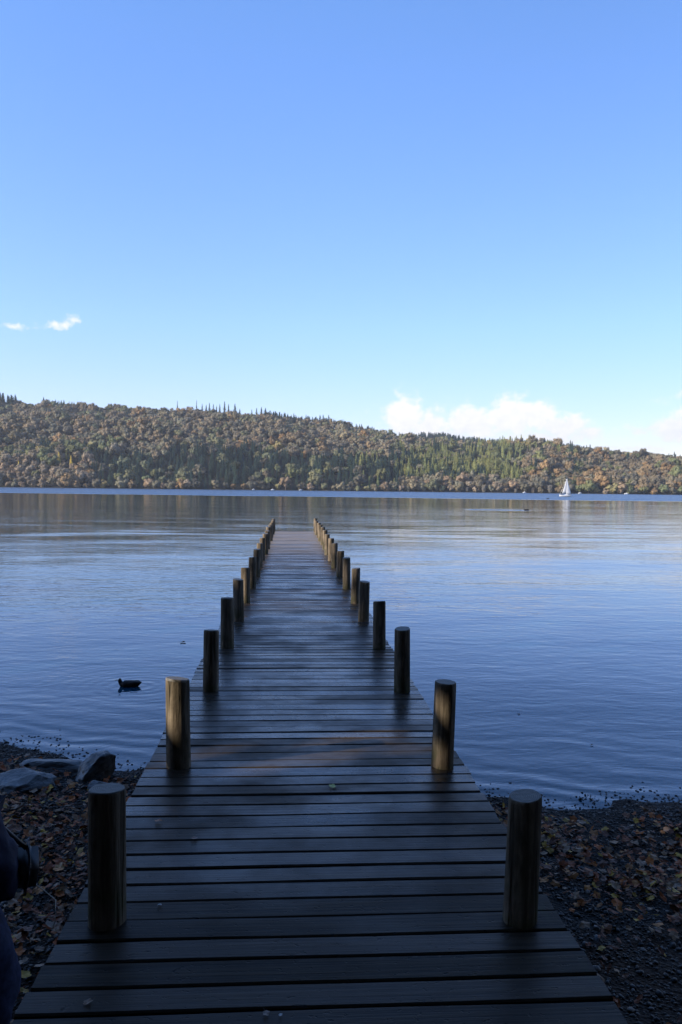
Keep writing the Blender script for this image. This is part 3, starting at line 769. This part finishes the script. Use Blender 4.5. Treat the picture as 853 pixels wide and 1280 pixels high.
def leaf_mesh(seed, mat, lobed=True):
    r_ = random.Random(seed); bm = bmesh.new(); n_ = 22; curl = r_.uniform(.15, .6); cx = bm.verts.new((0, 0, .0)); vs = []
    for q_ in range(n_):
        an = 2 * PI * q_ / n_; lob = .72 + .28 * abs(math.cos(2.5 * an)) if lobed else 1 - .45 * abs(math.sin(an))
        rr = lob * r_.uniform(.9, 1.06); x, y_ = math.cos(an) * rr, math.sin(an) * rr * (.9 if lobed else .62)
        vs.append(bm.verts.new((x, y_, curl * (y_ * y_ * .8 + x * x * .25) + .08 * math.sin(an * 3 + seed))))
    for q_ in range(n_): bm.faces.new((cx, vs[q_], vs[(q_ + 1) % n_]))
    bm_tube(bm, [(-.7, 0, .03), (-1.2, .08, .12), (-1.7, .02, .2)], [.03, .025, .02], 4)
    me = bpy.data.meshes.new('leaf'); bm.to_mesh(me); bm.free(); me.materials.append(mat); return me
lp = [leaf_mesh(s_, m_leafi, s_ % 3 != 2) for s_ in range(6)]
pts, rots, scs, idx, tints = [], [], [], [], []
LC = [(.20, .055, .016), (.30, .09, .02), (.13, .045, .018), (.34, .14, .04), (.22, .13, .07), (.16, .07, .035), (.26, .07, .02), (.34, .20, .03), (.26, .17, .11), (.11, .05, .03)]
n_ = 0
while n_ < 11000:
    if rng.random() < .5: x = rng.uniform(-4.5, -.85); y = rng.uniform(1.3, 6.4); t_ = shore_y(x) - y; c0, sg = 2.0, 1.15
    else: x = rng.uniform(1.06, 5.2); y = rng.uniform(1.3, 5.6); t_ = shore_y(x) - y; c0, sg = 1.15, .62
    wgt = math.exp(-((t_ - c0) / sg) ** 2) + .10
    wgt *= .5 + 1.0 * max(0, .5 + noise.noise(Vector((x * 2.2, y * 2.2, 9))))
    if t_ < .25 or rng.random() > wgt: continue
    s_ = rng.uniform(.013, .032)
    pts.append((x, y, ground_z(x, y) + .012 + rng.uniform(0, .02))); rots.append((rng.uniform(-.6, .6) + (PI if rng.random() < .4 else 0), rng.uniform(-.6, .6), rng.uniform(0, 6.28)))
    scs.append((s_,) * 3); idx.append(rng.randrange(6)); c_ = rng.choice(LC); v = rng.uniform(.7, 1.5); tints.append((c_[0] * v, c_[1] * v, c_[2] * v, 1)); n_ += 1
tag(scatter('fallen_leaves', pts, rots, scs, idx, tints, lp), 'brown and orange leaf litter strewn over the shingle beach', 'leaf litter', kind='stuff')

def rock(name, loc, size, rot, seed, label):
    bm = bmesh.new(); bmesh.ops.create_icosphere(bm, subdivisions=5, radius=1)
    r_ = random.Random(seed)
    planes = [(Vector((r_.gauss(0, 1), r_.gauss(0, 1), r_.gauss(.3, .8))).normalized(), r_.uniform(.55, .85)) for _ in range(9)]
    for v in bm.verts:
        p = v.co.copy()
        for n0, d0 in planes:
            e_ = p.dot(n0) - d0
            if e_ > 0: p -= n0 * e_ * .93
        p += p.normalized() * (noise.noise(p * 2 + Vector((seed, 0, 0))) * .10 + noise.noise(p * 7 + Vector((seed, 3, 0))) * .035)
        v.co = Vector((p.x * size[0], p.y * size[1], p.z * size[2]))
    o = bm_obj(name, bm, m_rock, smooth=True, loc=loc); o.rotation_euler = rot
    tag(o, label, 'rock'); return o
def gz(px, py, lift=0, z0=-.6):
    p = hit(px, py, z0)
    for _ in range(6): p = hit(px, py, ground_z(p.x, p.y) + lift)
    return p
p = gz(70, 957, .03); rock('rock', (p.x, p.y, ground_z(p.x, p.y) + .01), (.30, .13, .075), (0, .05, -.1), 3, 'long low dark rock at the water edge, farthest left behind the pale slab')
p = gz(28, 978, .03); rock('rock', (p.x, p.y, ground_z(p.x, p.y) + .03), (.27, .16, .085), (.1, -.1, .15), 5, 'pale grey flat slab of rock at the left photo edge')
p = gz(117, 968, .03); rock('rock', (p.x, p.y, ground_z(p.x, p.y) + .055), (.19, .13, .125), (.35, -.35, .5), 9, 'blue-grey tilted layered rock at the water edge beside the jetty')
p = gz(124, 984, .02); rock('rock', (p.x, p.y, ground_z(p.x, p.y) + .02), (.085, .07, .05), (.1, .1, .9), 14, 'small rounded rock just behind the nearest left jetty post')
p = gz(-60, 985, .02); rock('rock', (p.x, p.y, ground_z(p.x, p.y) + .02), (.2, .14, .09), (.1, .1, .4), 17, 'grey rock lying beyond the left end of the rock group')

# single leaves lying on the deck and one by its edge
def leafm(name, c): return simple(name, c, .5, .4, .3, 30)
def one_leaf(px, py, s_, c, label, seed, z=0.004, name='leaf', rx=0.0, tilt=.1):
    q_ = hit(px, py, z) if z > -.01 else gz(px, py, .01)
    o = link(name, leaf_mesh(seed, leafm('leaf_colour', c)), [], loc=(q_.x, q_.y, q_.z + .004)); o.scale = (s_,) * 3; o.rotation_euler = (tilt, tilt * .5, seed * 1.3)
    tag(o, label, 'leaf')
one_leaf(416, 983.5, .026, (.30, .33, .05), 'single yellow-green leaf lying in the middle of the deck', 1)
one_leaf(110, 1254, .016, (.16, .09, .045), 'curled brown leaf on the deck near the bottom left', 3)
one_leaf(333, 1268, .013, (.20, .14, .10), 'dry pale brown leaf on the last board in front, left of centre', 4)
one_leaf(198, 1027, .020, (.30, .11, .03), 'orange scrap of leaf on the deck behind the nearest left post', 7)
one_leaf(243, 1049, .018, (.20, .12, .08), 'dull brown leaf on the deck right of the nearest left post', 12)
one_leaf(66, 1160, .042, (.34, .24, .17), 'big pale maple leaf on the shingle at the left deck edge', 6, -1, tilt=.3)
one_leaf(75, 1085, .035, (.40, .20, .04), 'orange leaf on the shingle between the person and the nearest left post', 9, -1, tilt=.3)
one_leaf(351, 1270, .007, (.4, .38, .35), 'tiny whitish fleck of leaf on the front board', 13)
bm = bmesh.new(); bmesh.ops.create_icosphere(bm, subdivisions=2, radius=1)
for v in bm.verts: v.co = Vector((v.co.x * .008, v.co.y * .005, v.co.z * .004)) * (1 + .2 * noise.noise(v.co * 2))
q_ = hit(200, 1131, .004); tag(bm_obj('pebble', bm, simple('pale_stone', (.6, .6, .58), .5), smooth=True, loc=q_), 'tiny white pebble on the deck right of the nearest left post', 'pebble')
p0, p1, p2_, p3 = hit(54, 1112, .03), hit(70, 1125, .02), hit(69, 1142, .01), hit(66, 1160, -.06)
bm = bmesh.new(); g0 = gz(66, 1160, .02)
bm_tube(bm, [g0, Vector((p2_.x, p2_.y, -.02)), p1, p0, p0 + Vector((-.06, .02, .03))], [.0016, .0018, .002, .002, .0016], 6)
tag(bm_obj('twig', bm, simple('pale_twig', (.34, .29, .22), .7), smooth=True), 'thin pale bent stalk rising from the big maple leaf', 'twig')
# floating scraps on the water
for px, py, s_, lab in [(229, 803, .045, 'dark leaf floating left of the jetty, beyond the duck'), (649, 892, .018, 'tiny leaf floating right of the jetty, farther out'), (740, 931, .016, 'tiny leaf floating near the right shore')]:
    q_ = hit(px, py, WATER_Z + .006); o = link('leaf', leaf_mesh(int(px), leafm('leaf_colour', (.05, .035, .025))), [], loc=(q_.x, q_.y, WATER_Z + .006)); o.scale = (s_,) * 3; tag(o, lab, 'leaf')

# ------------------------------------------------------------------ water birds
m_duck = simple('duck_plumage', (.022, .016, .012), .6, .3, .4, 30); m_bill = simple('duck_bill', (.05, .05, .035), .4)
def duck(loc, s_, rz, label):
    r_ = empty('duck', loc, rz); tag(r_, label, 'duck')
    V = [(.02, 0, .035), (.10, 0, .035), (.145, 0, .04), (.165, 0, .075), (.172, 0, .112), (.195, 0, .118), (-.06, 0, .035), (-.12, 0, .045), (-.165, 0, .062), (-.19, 0, .075)]
    E = [(0, 1), (1, 2), (2, 3), (3, 4), (4, 5), (0, 6), (6, 7), (7, 8), (8, 9)]
    Rr = [(.080, .075), (.074, .070), (.050, .052), (.032, .032), (.040, .040), (.024, .024), (.076, .070), (.060, .052), (.032, .022), (.012, .006)]
    skin('body', V, E, Rr, m_duck, r_, 0, 2)
    bm = bmesh.new(); bm_tube(bm, [(.205, 0, .112), (.23, 0, .106), (.25, 0, .102)], [.011, .010, .006], 8)
    for v in bm.verts: v.co.z = .106 + (v.co.z - .106) * .55
    bm_obj('bill', bm, m_bill, r_, True)
    for s2 in (-1, 1):
        bm = bmesh.new(); bmesh.ops.create_icosphere(bm, subdivisions=3, radius=1)
        for v in bm.verts: v.co = Vector((-.035 + v.co.x * .12, s2 * .052 + v.co.y * .018, .055 + v.co.z * .034 - (v.co.x * .12) * .12))
        bm_obj('wing', bm, m_duck, r_, True)
        bm = bmesh.new(); bmesh.ops.create_icosphere(bm, subdivisions=2, radius=.0035)
        bm_obj('eye', bm, m_bill, r_, True, (.184, s2 * .026, .12))
    r_.scale = (s_,) * 3
    return r_
duck((DUCK.x, DUCK.y, WATER_Z), .68, PI, 'dark duck swimming on the water left of the jetty')
duck((FARBIRD.x, FARBIRD.y, WATER_Z), 1.5, 0, 'tiny dark duck with a long pale wake out on the lake')
q_ = hit(685, 623.6, WATER_Z); duck((q_.x, q_.y, WATER_Z), 2.2, 0, 'tiny dark waterbird on the lake just left of the sailboat')

# ------------------------------------------------------------------ boats
m_white = simple('white_gelcoat', (.50, .50, .50), .3, .5, .04, 2); m_sail = simple('sailcloth', (.52, .52, .52), .7, .2, .04, .6, bumpd=.02)
m_trim = simple('boat_trim', (.10, .12, .16), .5); m_alu = simple('mast_metal', (.5, .5, .5), .35, .5, .05, 3, .8)
def hull_mesh(bm, L_, B_, H_, sheer=.15):
    n_ = 14; rings = []
    for i in range(n_ + 1):
        t_ = i / n_; x = -L_ / 2 + L_ * t_
        wd = B_ / 2 * (min(1, (.72 + 1.2 * t_)) if t_ < .3 else 1) * (1 - max(0, (t_ - .45) / .55) ** 2.2) + .01
        zt = H_ * (1 + sheer * (t_ - .4) ** 2 * 4); zb = -.25 * H_ * (1 - t_ ** 4)
        rings.append([bm.verts.new(p_) for p_ in ((x, -wd, zt), (x, -wd * .93, H_ * .35), (x, -wd * .55, zb * .7), (x, 0, zb), (x, wd * .55, zb * .7), (x, wd * .93, H_ * .35), (x, wd, zt))])
    for a_, b_ in zip(rings, rings[1:]):
        for q2 in range(6): bm.faces.new((a_[q2], a_[q2 + 1], b_[q2 + 1], b_[q2]))
        bm.faces.new((a_[0], b_[0], b_[6], a_[6]))
    bm.faces.new(rings[0]); bm.faces.new(rings[-1][::-1]); bmesh.ops.recalc_face_normals(bm, faces=bm.faces)
def sail_mesh(A_, B_, C_, belly, name, parent):
    A_, B_, C_ = Vector(A_), Vector(B_), Vector(C_); bm = bmesh.new(); n_ = 8; g = {}
    for i in range(n_ + 1):
        for j in range(n_ + 1 - i):
            u, v = i / n_, j / n_; w_ = 1 - u - v; p_ = A_ * w_ + B_ * u + C_ * v
            p_.y += belly * 4 * (u * v + v * w_ + u * w_) * .6; g[i, j] = bm.verts.new(p_)
    for i in range(n_):
        for j in range(n_ - i):
            bm.faces.new((g[i, j], g[i + 1, j], g[i, j + 1]))
            if j < n_ - i - 1: bm.faces.new((g[i + 1, j], g[i + 1, j + 1], g[i, j + 1]))
    o = bm_obj(name, bm, m_sail, parent, True); so_ = o.modifiers.new('Solidify', 'SOLIDIFY'); so_.thickness = .012; return o
bp = hit(707, 620.6, WATER_Z); D = bp.y; u_ = D / FPX      # metres per photo pixel there
sb = empty('sailboat', (bp.x, bp.y, WATER_Z), -.12); tag(sb, 'small white sailing boat with tall pale sails out on the lake', 'sailing boat')
L_ = 15 * u_; bm = bmesh.new(); hull_mesh(bm, L_, 1.7, .62); bm_obj('hull', bm, m_white, sb, True)
bm = bmesh.new(); bm_box(bm, -L_ * .05, L_ * .22, -.5, .5, .55, .92); bmesh.ops.bevel(bm, geom=bm.edges[:], offset=.08, segments=2, affect='EDGES'); bm_obj('cabin', bm, m_white, sb)
mx = 1.6 * u_; mh = 23.3 * u_
bm = bmesh.new(); bm_tube(bm, [(mx, 0, .4), (mx, 0, mh)], [.05, .035], 10); bm_obj('mast', bm, m_alu, sb, True)
bm = bmesh.new(); bm_tube(bm, [(mx, 0, 1.35), (mx - 5.8 * u_, -.25, 1.3)], [.07, .07], 8); bm_obj('boom', bm, m_trim, sb, True)
sail_mesh((mx - .06, 0, mh - .1), (mx - .06, 0, 1.45), (mx - 5.9 * u_, -.25, 1.42), -.22, 'mainsail', sb)
sail_mesh((mx + .05, 0, mh * .93), (L_ * .49, 0, .75), (mx - 1.0 * u_, -.45, .95), -.25, 'jib', sb)
bm = bmesh.new(); bm_tube(bm, [(mx, 0, mh), (L_ * .5, 0, .7)], .012, 5); bm_tube(bm, [(mx, 0, mh), (-L_ * .5, 0, .6)], .012, 5); bm_obj('stay', bm, m_alu, sb)
bm = bmesh.new(); bm_box(bm, -L_ * .53, -L_ * .5, -.15, .15, -.3, .7); bm_obj('rudder', bm, m_trim, sb)
m_dkc = simple('dark_clothes', (.03, .03, .04), .8)
sailor = skin('person', [(0, 0, 0), (0, 0, .28), (0, 0, .5), (0, 0, .62), (0, 0, .76), (.18, .1, .05), (.42, .12, .0), (.45, .12, -.35), (.18, -.1, .05), (.42, -.12, 0), (.45, -.12, -.35), (0, .2, .48), (.05, .28, .22), (.25, .22, .15), (0, -.2, .48), (.05, -.28, .22), (.25, -.22, .15)],
              [(0, 1), (1, 2), (2, 3), (3, 4), (0, 5), (5, 6), (6, 7), (0, 8), (8, 9), (9, 10), (2, 11), (11, 12), (12, 13), (2, 14), (14, 15), (15, 16)],
              [.14, .14, .15, .06, .11, .09, .07, .05, .09, .07, .05, .06, .05, .04, .06, .05, .04], m_dkc)
sailor.location = (bp.x - 5.2 * u_, bp.y - .1, WATER_Z + .75); tag(sailor, 'person in dark clothes seated at the stern of the sailboat', 'person')

for px, py, s_, lab in [(317, 612.5, 3.0, 'small white boat moored at the far shore, leftmost of all'), (341, 612.8, 4.0, 'white boat moored at the far shore just left of the jetty line'),
                        (376, 613.2, 4.2, 'white boat moored at the far shore right above the jetty end'), (656, 616.6, 4.6, 'white boat moored at the far shore left of the sailboat'),
                        (725, 617.4, 4.4, 'white boat moored at the far shore just right of the sailboat'), (783, 618.2, 5.0, 'white boat moored at the far shore, rightmost of all')]:
    s_ *= .75; a_ = px_dir(px, py); yy = 742.0; x = a_.x / a_.y * yy
    mb = empty('motorboat', (x, yy, WATER_Z), rng.uniform(-.3, .3)); tag(mb, lab, 'boat', 'boats moored along the far shore')
    bm = bmesh.new(); hull_mesh(bm, s_, 1.6, .75); bm_obj('hull', bm, m_white, mb, True)
    bm = bmesh.new(); bm_box(bm, -s_ * .1, s_ * .2, -.55, .55, .7, 1.35)
    for v in bm.verts:
        if v.co.z > 1: v.co.x *= .75; v.co.y *= .85
    bmesh.ops.bevel(bm, geom=bm.edges[:], offset=.06, segments=2, affect='EDGES'); bm_obj('cabin', bm, m_white, mb)
    bm = bmesh.new(); bm_box(bm, s_ * .1, s_ * .165, -.45, .45, 1.0, 1.25); bm_obj('windscreen', bm, m_trim, mb)

# ------------------------------------------------------------------ person on the beach at the left
m_skin = simple('skin', (.42, .27, .20), .5, .4, .08, 20); m_jacket = simple('navy_jacket', (.010, .012, .034), .75, .25, .25, 25, bumpd=.004)
m_jeans = simple('jeans', (.018, .024, .055), .85, .2, .3, 60, bumpd=.002); m_boot = simple('boot_leather', (.03, .022, .018), .5); m_hair = simple('brown_hair', (.06, .035, .02), .6, .4, .4, 60)
m_bag = simple('black_bag', (.010, .010, .012), .5)
PX, PY = -1.06, 1.98; GZ = ground_z(PX, PY)
per = empty('person', (PX, PY, GZ), 0); tag(per, 'person in navy jacket and jeans standing on the shingle at the left photo edge', 'person')
# body (one continuous skin surface): pelvis, spine, neck, head, arms, legs
BV = [(0, 0, .93), (0, 0, 1.15), (0, .01, 1.36), (0, .0, 1.47), (0, .01, 1.53), (0, .02, 1.60), (0, .025, 1.70),
      (.10, 0, .90), (.28, .03, .47), (.235, -.02, .10), (.245, .12, .04), (-.10, 0, .90), (-.13, .02, .50), (-.13, -.02, .10), (-.14, .12, .04),
      (.13, 0, 1.40), (.185, 0, 1.38), (.22, -.02, 1.12), (.26, .0, .94), (.29, .05, .78), (-.13, 0, 1.40), (-.19, 0, 1.38), (-.24, -.02, 1.12), (-.27, .08, .87), (-.28, .10, .80)]
BE = [(0, 1), (1, 2), (2, 3), (3, 4), (4, 5), (5, 6), (0, 7), (7, 8), (8, 9), (9, 10), (0, 11), (11, 12), (12, 13), (13, 14), (2, 15), (15, 16), (16, 17), (17, 18), (18, 19), (2, 20), (20, 21), (21, 22), (22, 23), (23, 24)]
BR = [.135, .12, .14, .055, .052, .085, .075, .095, .06, .04, .035, .095, .06, .04, .035, .065, .055, .045, .032, .03, .065, .055, .045, .032, .03]
skin('body', BV, BE, BR, m_skin, per, 0)
# hands: palm with five fingers, lightly curled
def hand(base, s2, par):
    V = [base]; E = []; Rr = [.030]; b0 = Vector(base)
    palm = b0 + Vector((0, .012, -.05)); V.append(tuple(palm)); E.append((0, 1)); Rr.append((.036, .022))
    for f_, (dy_, ln) in enumerate([(-.030, .062), (-.010, .072), (.012, .068), (.032, .054)]):
        a_ = palm + Vector((-.004 * s2, dy_, -.035)); b2 = a_ + Vector((-.006 * s2, 0, -ln * .5)); c2 = b2 + Vector((-.016 * s2, .002, -ln * .4))
        i0 = len(V); V += [tuple(a_), tuple(b2), tuple(c2)]; E += [(1, i0), (i0, i0 + 1), (i0 + 1, i0 + 2)]; Rr += [.0095, .0085, .0072]
    a_ = palm + Vector((-.008 * s2, .035, .01)); b2 = a_ + Vector((-.01 * s2, .022, -.025)); c2 = b2 + Vector((-.008 * s2, .006, -.025))
    i0 = len(V); V += [tuple(a_), tuple(b2), tuple(c2)]; E += [(1, i0), (i0, i0 + 1), (i0 + 1, i0 + 2)]; Rr += [.013, .010, .009]
    skin('hand', V, E, Rr, m_skin, par, 0)
hand((.285, .05, .775), 1, per); hand((-.281, .10, .79), -1, per)
# face parts
for s2 in (-1, 1):
    bm = bmesh.new(); bmesh.ops.create_icosphere(bm, subdivisions=3, radius=.012); e_ = bm_obj('eye', bm, simple('eye_white', (.6, .6, .58), .2), per, True, (s2 * .032, .098, 1.655))
    bm = bmesh.new(); bmesh.ops.create_icosphere(bm, subdivisions=3, radius=1)
    for v in bm.verts: v.co = Vector((v.co.x * .010, v.co.y * .018, v.co.z * .030))
    bm_obj('ear', bm, m_skin, per, True, (s2 * .083, .01, 1.645))
bm = bmesh.new(); bm_tube(bm, [(0, .095, 1.67), (0, .118, 1.63), (0, .100, 1.618)], [.008, .015, .010], 8); bm_obj('nose', bm, m_skin, per, True)
bm = bmesh.new(); bm_tube(bm, [(-.024, .090, 1.585), (0, .101, 1.586), (.024, .090, 1.585)], [.004, .008, .004], 8); bm_obj('mouth', bm, simple('lips', (.35, .13, .11), .4), per, True)
bm = bmesh.new(); bmesh.ops.create_icosphere(bm, subdivisions=5, radius=1)
for v in bm.verts:
    p_ = v.co; k_ = 1 + .05 * noise.noise(Vector((p_.x * 9, p_.y * 9, p_.z * 2)))
    z_ = p_.z; y_ = p_.y
    if y_ > .35 and z_ < .45: k_ *= .78
    v.co = Vector((p_.x * .093 * k_, p_.y * .108 * k_ + .0, 1.675 + p_.z * (.108 if z_ > 0 else .16) * k_))
bm_obj('hair', bm, m_hair, per, True)
# trousers
JV = [(0, 0, .93), (.10, 0, .88), (.215, .03, .68), (.30, .04, .46), (.265, -.01, .28), (.235, -.01, .12), (-.10, 0, .88), (-.12, .02, .70), (-.13, .03, .48), (-.13, 0, .30), (-.13, -.01, .12)]
JE = [(0, 1), (1, 2), (2, 3), (3, 4), (4, 5), (0, 6), (6, 7), (7, 8), (8, 9), (9, 10)]
jn = skin('trousers', JV, JE, [.15, .118, .095, .092, .075, .068, .118, .095, .085, .075, .068], m_jeans, per, 0, 3)
# long jacket with sleeves
KV = [(0, 0, .95), (.05, 0, .80), (.09, 0, .44), (0, 0, 1.15), (0, 0, 1.36), (0, 0, 1.47), (.14, 0, 1.40), (.195, 0, 1.36), (.225, -.02, 1.12), (.265, .0, .94), (.335, .05, .68), (-.14, 0, 1.40), (-.20, 0, 1.36), (-.25, -.02, 1.12), (-.275, .07, .92), (-.285, .09, .82)]
KE = [(0, 1), (1, 2), (0, 3), (3, 4), (4, 5), (4, 6), (6, 7), (7, 8), (8, 9), (9, 10), (4, 11), (11, 12), (12, 13), (13, 14), (14, 15)]
KR = [(.20, .17), (.32, .20), (.37, .22), (.185, .16), (.17, .15), (.07, .07), .10, .085, .072, .066, .060, .10, .085, .072, .062, .055]
jk = skin('jacket', KV, KE, KR, m_jacket, per, 0, 3)
tx = bpy.data.textures.new('folds', 'CLOUDS'); tx.noise_scale = .07
for o_, st in ((jk, .055), (jn, .032)):
    dm = o_.modifiers.new('Displace', 'DISPLACE'); dm.texture = tx; dm.strength = st; dm.texture_coords = 'LOCAL'
for s2, fx, lx in ((1, .24, .2), (-1, -.135, -.14)):
    bm = bmesh.new(); bmesh.ops.create_icosphere(bm, subdivisions=4, radius=1)
    for v in bm.verts:
        p_ = v.co; v.co = Vector((fx + p_.x * .052, .055 + p_.y * .145, .055 + (p_.z * .06 if p_.z > 0 else max(p_.z, -.55) * .10) * (1.25 if p_.y < -.1 else .9)))
    for v in bm.verts:
        if v.co.y < .02 and v.co.z > .07: v.co.z += .09; v.co.x = fx + (v.co.x - fx) * 1.15
    bm_obj('boot', bm, m_boot, per, True)
# shoulder bag at the right hip
bag = empty('shoulder_bag', (PX + .375, PY + .10, GZ + .735), .4); tag(bag, 'black shoulder bag hanging at the hip of the person at the left edge', 'bag')
bm = bmesh.new(); bm_box(bm, -.026, .026, -.06, .06, -.06, .06); bmesh.ops.bevel(bm, geom=bm.edges[:], offset=.025, segments=3, affect='EDGES'); 
o = bm_obj('bag_body', bm, m_bag, bag, True); o.rotation_euler = (.5, .1, 0)
bm = bmesh.new(); bm_tube(bm, [(0, .0, .05), (-.07, .03, .12), (-.16, .03, .24), (-.30, .0, .62), (-.36, -.08, .76)], .006, 6); bm_obj('strap', bm, m_bag, bag, True)

# ------------------------------------------------------------------ woods on the near bank, behind and left of the viewpoint (they cast the shade)
rng = random.Random(5)
SUNRAY = sun_dir
HOLES = [(Vector((-.62, 4.50, .28)), .36, .40), (Vector((.89, 4.48, .28)), .36, .40), (Vector((.9, 16.9, .4)), .5, .5), (Vector((.95, 15.4, .2)), .3, .3)]  # gaps cut in the leaves along the sun's rays to light chosen posts
def in_hole(P_):
    for h0, ry, rz_ in HOLES:
        d = P_ - h0; s_ = d.dot(SUNRAY)
        if s_ < 0: continue
        q2 = d - SUNRAY * s_
        if abs(q2.z) < rz_ and q2.length < max(ry, rz_) and (q2 - Vector((0, 0, q2.z))).length < ry: return True
    return False
m_nleaf = simple('near_leaves', (.14, .085, .035), .7, .3, .5, .6)
def near_tree(x, y, hgt, cr, label, base=.28, nleaf=6500, name='broadleaf_tree', overhang=None):
    z0 = ground_z(x, y) - .2; r_ = empty(name, (x, y, z0)); tag(r_, label, 'tree', 'trees on the near bank behind the viewpoint')
    g = np.random.default_rng(int(abs(x * 31 + y * 17)) + 1); bm = bmesh.new(); tops = []
    tr_top = Vector((rng.uniform(-.5, .5), rng.uniform(-.5, .5), hgt * .8))
    bm_tube(bm, [(0, 0, 0), (0, 0, hgt * .3), tuple(tr_top)], [hgt * .022, hgt * .016, hgt * .004], 9)
    lob = []
    for i in range(20 if overhang is None else 34):
        a = rng.uniform(0, 6.28); zz = hgt * rng.uniform(base, .92); rr = cr * rng.uniform(.25, .8) * (1 - .55 * max(0, (zz / hgt - .55) / .45))
        e_ = Vector((math.cos(a) * rr, math.sin(a) * rr, zz)); st = Vector((0, 0, max(hgt * .15, zz - rr * .7)))
        if overhang is not None and i < 22: e_ = Vector(overhang) - Vector((x, y, z0)) + Vector((rng.uniform(-3.2, 3.2), rng.uniform(-2.6, 1.8), rng.uniform(-.6, 2.4)))
        bm_tube(bm, [tuple(st), tuple(st.lerp(e_, .5) + Vector((0, 0, .2))), tuple(e_)], [hgt * .008, hgt * .005, .015], 6); lob.append((e_, cr * rng.uniform(.28, .42)))
    bm_obj('trunk', bm, m_bark, r_, True)
    V = []; F = []
    for i in range(nleaf):
        e_, lr = lob[g.integers(len(lob))]; d = g.normal(size=3); d /= np.linalg.norm(d); p_ = np.array(e_) + d * lr * g.uniform(.1, 1.0) ** .5
        Pw = Vector(p_) + Vector((x, y, z0))
        if in_hole(Pw): continue
        if Pw.y > .4 and Pw.z > 1.6 and (Pw.z - 1.6) / Pw.y < .80 and -.8 < Pw.x / Pw.y < .95: continue
        if Pw.z < z0 + .1: continue
        b0 = len(V); V += rquad(g, p_, g.normal(size=3), .16 * g.uniform(.7, 1.4)); F.append((b0, b0 + 1, b0 + 2, b0 + 3))
    me = mesh_np('crown', V, F); link('crown', me, m_nleaf, r_)
WOODN = [0]
NT_ = [(-4.5, -3.0, 12, 4.2, .15), (-9, -6, 13, 4.5, .12), (-8.5, 1.0, 9, 3.6, .06), (-13, 0, 12.5, 4.5, .08), (-13.5, -6.5, 14, 4.8, .1), (-19, -1, 14, 4.8, .08), (-19.5, -8, 15, 5, .1), (-25, 1.5, 14.5, 5, .08), (-26, -5, 15, 5, .08), (-30.5, 4, 15, 5, .06),
       (-33, -2, 15, 5, .08), (-37, 6.0, 15.3, 5, .06), (-40, 0, 16, 5.2, .08), (-43.5, 5.5, 15.6, 5, .06), (-48, 3, 16, 5, .06), (-12, -13, 15, 5, .1), (-5, -10, 14, 5, .12), (-33, -10, 16, 5, .1), (-25, -12, 16, 5, .1), (-18, -15, 16, 5, .1),
       (9, -7, 14, 5, .15), (14, -2, 12, 4.5, .15), (4.5, -12, 15, 5, .15), (18, -9, 15, 5, .15), (10.5, 1.5, 13, 4.6, .1), (8.5, -3.2, 13, 4.8, .12), (16, 1.0, 14, 5, .1), (22, -2, 15, 5, .08), (28, 0, 15, 5, .08), (-6.3, -.5, 12, 3.9, .2), (1, -9, 14, 5, .1)]  # some right-hand trees added out of view to block open sky
for i_, (x, y, h_, c_, b_) in enumerate(sorted(NT_, key=lambda q: q[0])):
    near_tree(x, y, h_, c_, 'tall brown-leaved tree on the near bank, number %s from the left in the wood' % ('one two three four five six seven eight nine ten eleven twelve thirteen fourteen fifteen sixteen seventeen eighteen nineteen twenty twenty-one twenty-two twenty-three twenty-four twenty-five twenty-six twenty-seven twenty-eight twenty-nine thirty thirty-one thirty-two'.split()[i_]), b_, 7000)
near_tree(1.2, -4.2, 13, 4.5, 'unseen tree with branches added over the landward end of the jetty to darken it', .25, 24000, overhang=(.4, .6, 6.9))  # overhead canopy added out of view to block skylight over the near ground
near_tree(-3.6, -2.2, 12, 4.2, 'unseen tree left of the jetty with branches added over the shingle to darken it', .3, 22000, overhang=(-3.4, 1.4, 6.6))
near_tree(5.2, -2.4, 12, 4.2, 'unseen tree right of the jetty with branches added over the shingle to darken it', .3, 22000, overhang=(4.2, 1.2, 6.6))
# low bushes added out of view to block sun below the crowns
for i_, (x, y, h_, c_) in enumerate([(-5.5, .8, 3.2, 2.2), (-8.8, -1.8, 4, 2.4), (-5.8, -2.2, 3.5, 2), (-11, 2.8, 4, 2.6), (-15.5, 3.5, 5, 2.8), (-20, 4.2, 5.5, 3), (-25, 6, 6, 3.2), (-16, -3.5, 5, 3), (-22.5, -3, 6, 3), (-29, 0, 6, 3), (-35, 3, 7, 3.4), (-41, 7.5, 7, 3.2), (-3.6, -1.4, 2.6, 1.5), (6.5, -2.8, 3, 2), (10.5, -1.0, 3.5, 2)]):
    near_tree(x, y, h_, c_, 'unseen low bush added to block sun, %s in the line of bushes' % ('first second third fourth fifth sixth seventh eighth ninth tenth eleventh twelfth thirteenth fourteenth fifteenth'.split()[i_]), .1, 4200, 'bush')

# ------------------------------------------------------------------ air between here and the far hill
HAZE = 0.00008
bm = bmesh.new(); bm_box(bm, -2300, 2300, -420, 2200, -140, 260)
hm = bpy.data.materials.new('haze_air'); hm.use_nodes = True; t = NT(hm.node_tree); t.n.clear()
pv = t.node('ShaderNodeVolumePrincipled'); pv.inputs['Color'].default_value = (.86, .92, 1.0, 1); pv.inputs['Density'].default_value = HAZE; pv.inputs['Anisotropy'].default_value = .1
oo = t.node('ShaderNodeOutputMaterial'); t.l.new(pv.outputs[0], oo.inputs['Volume'])
hz = bm_obj('haze', bm, hm); tag(hz, 'thin bluish haze over the lake and hills', 'haze', kind='stuff')
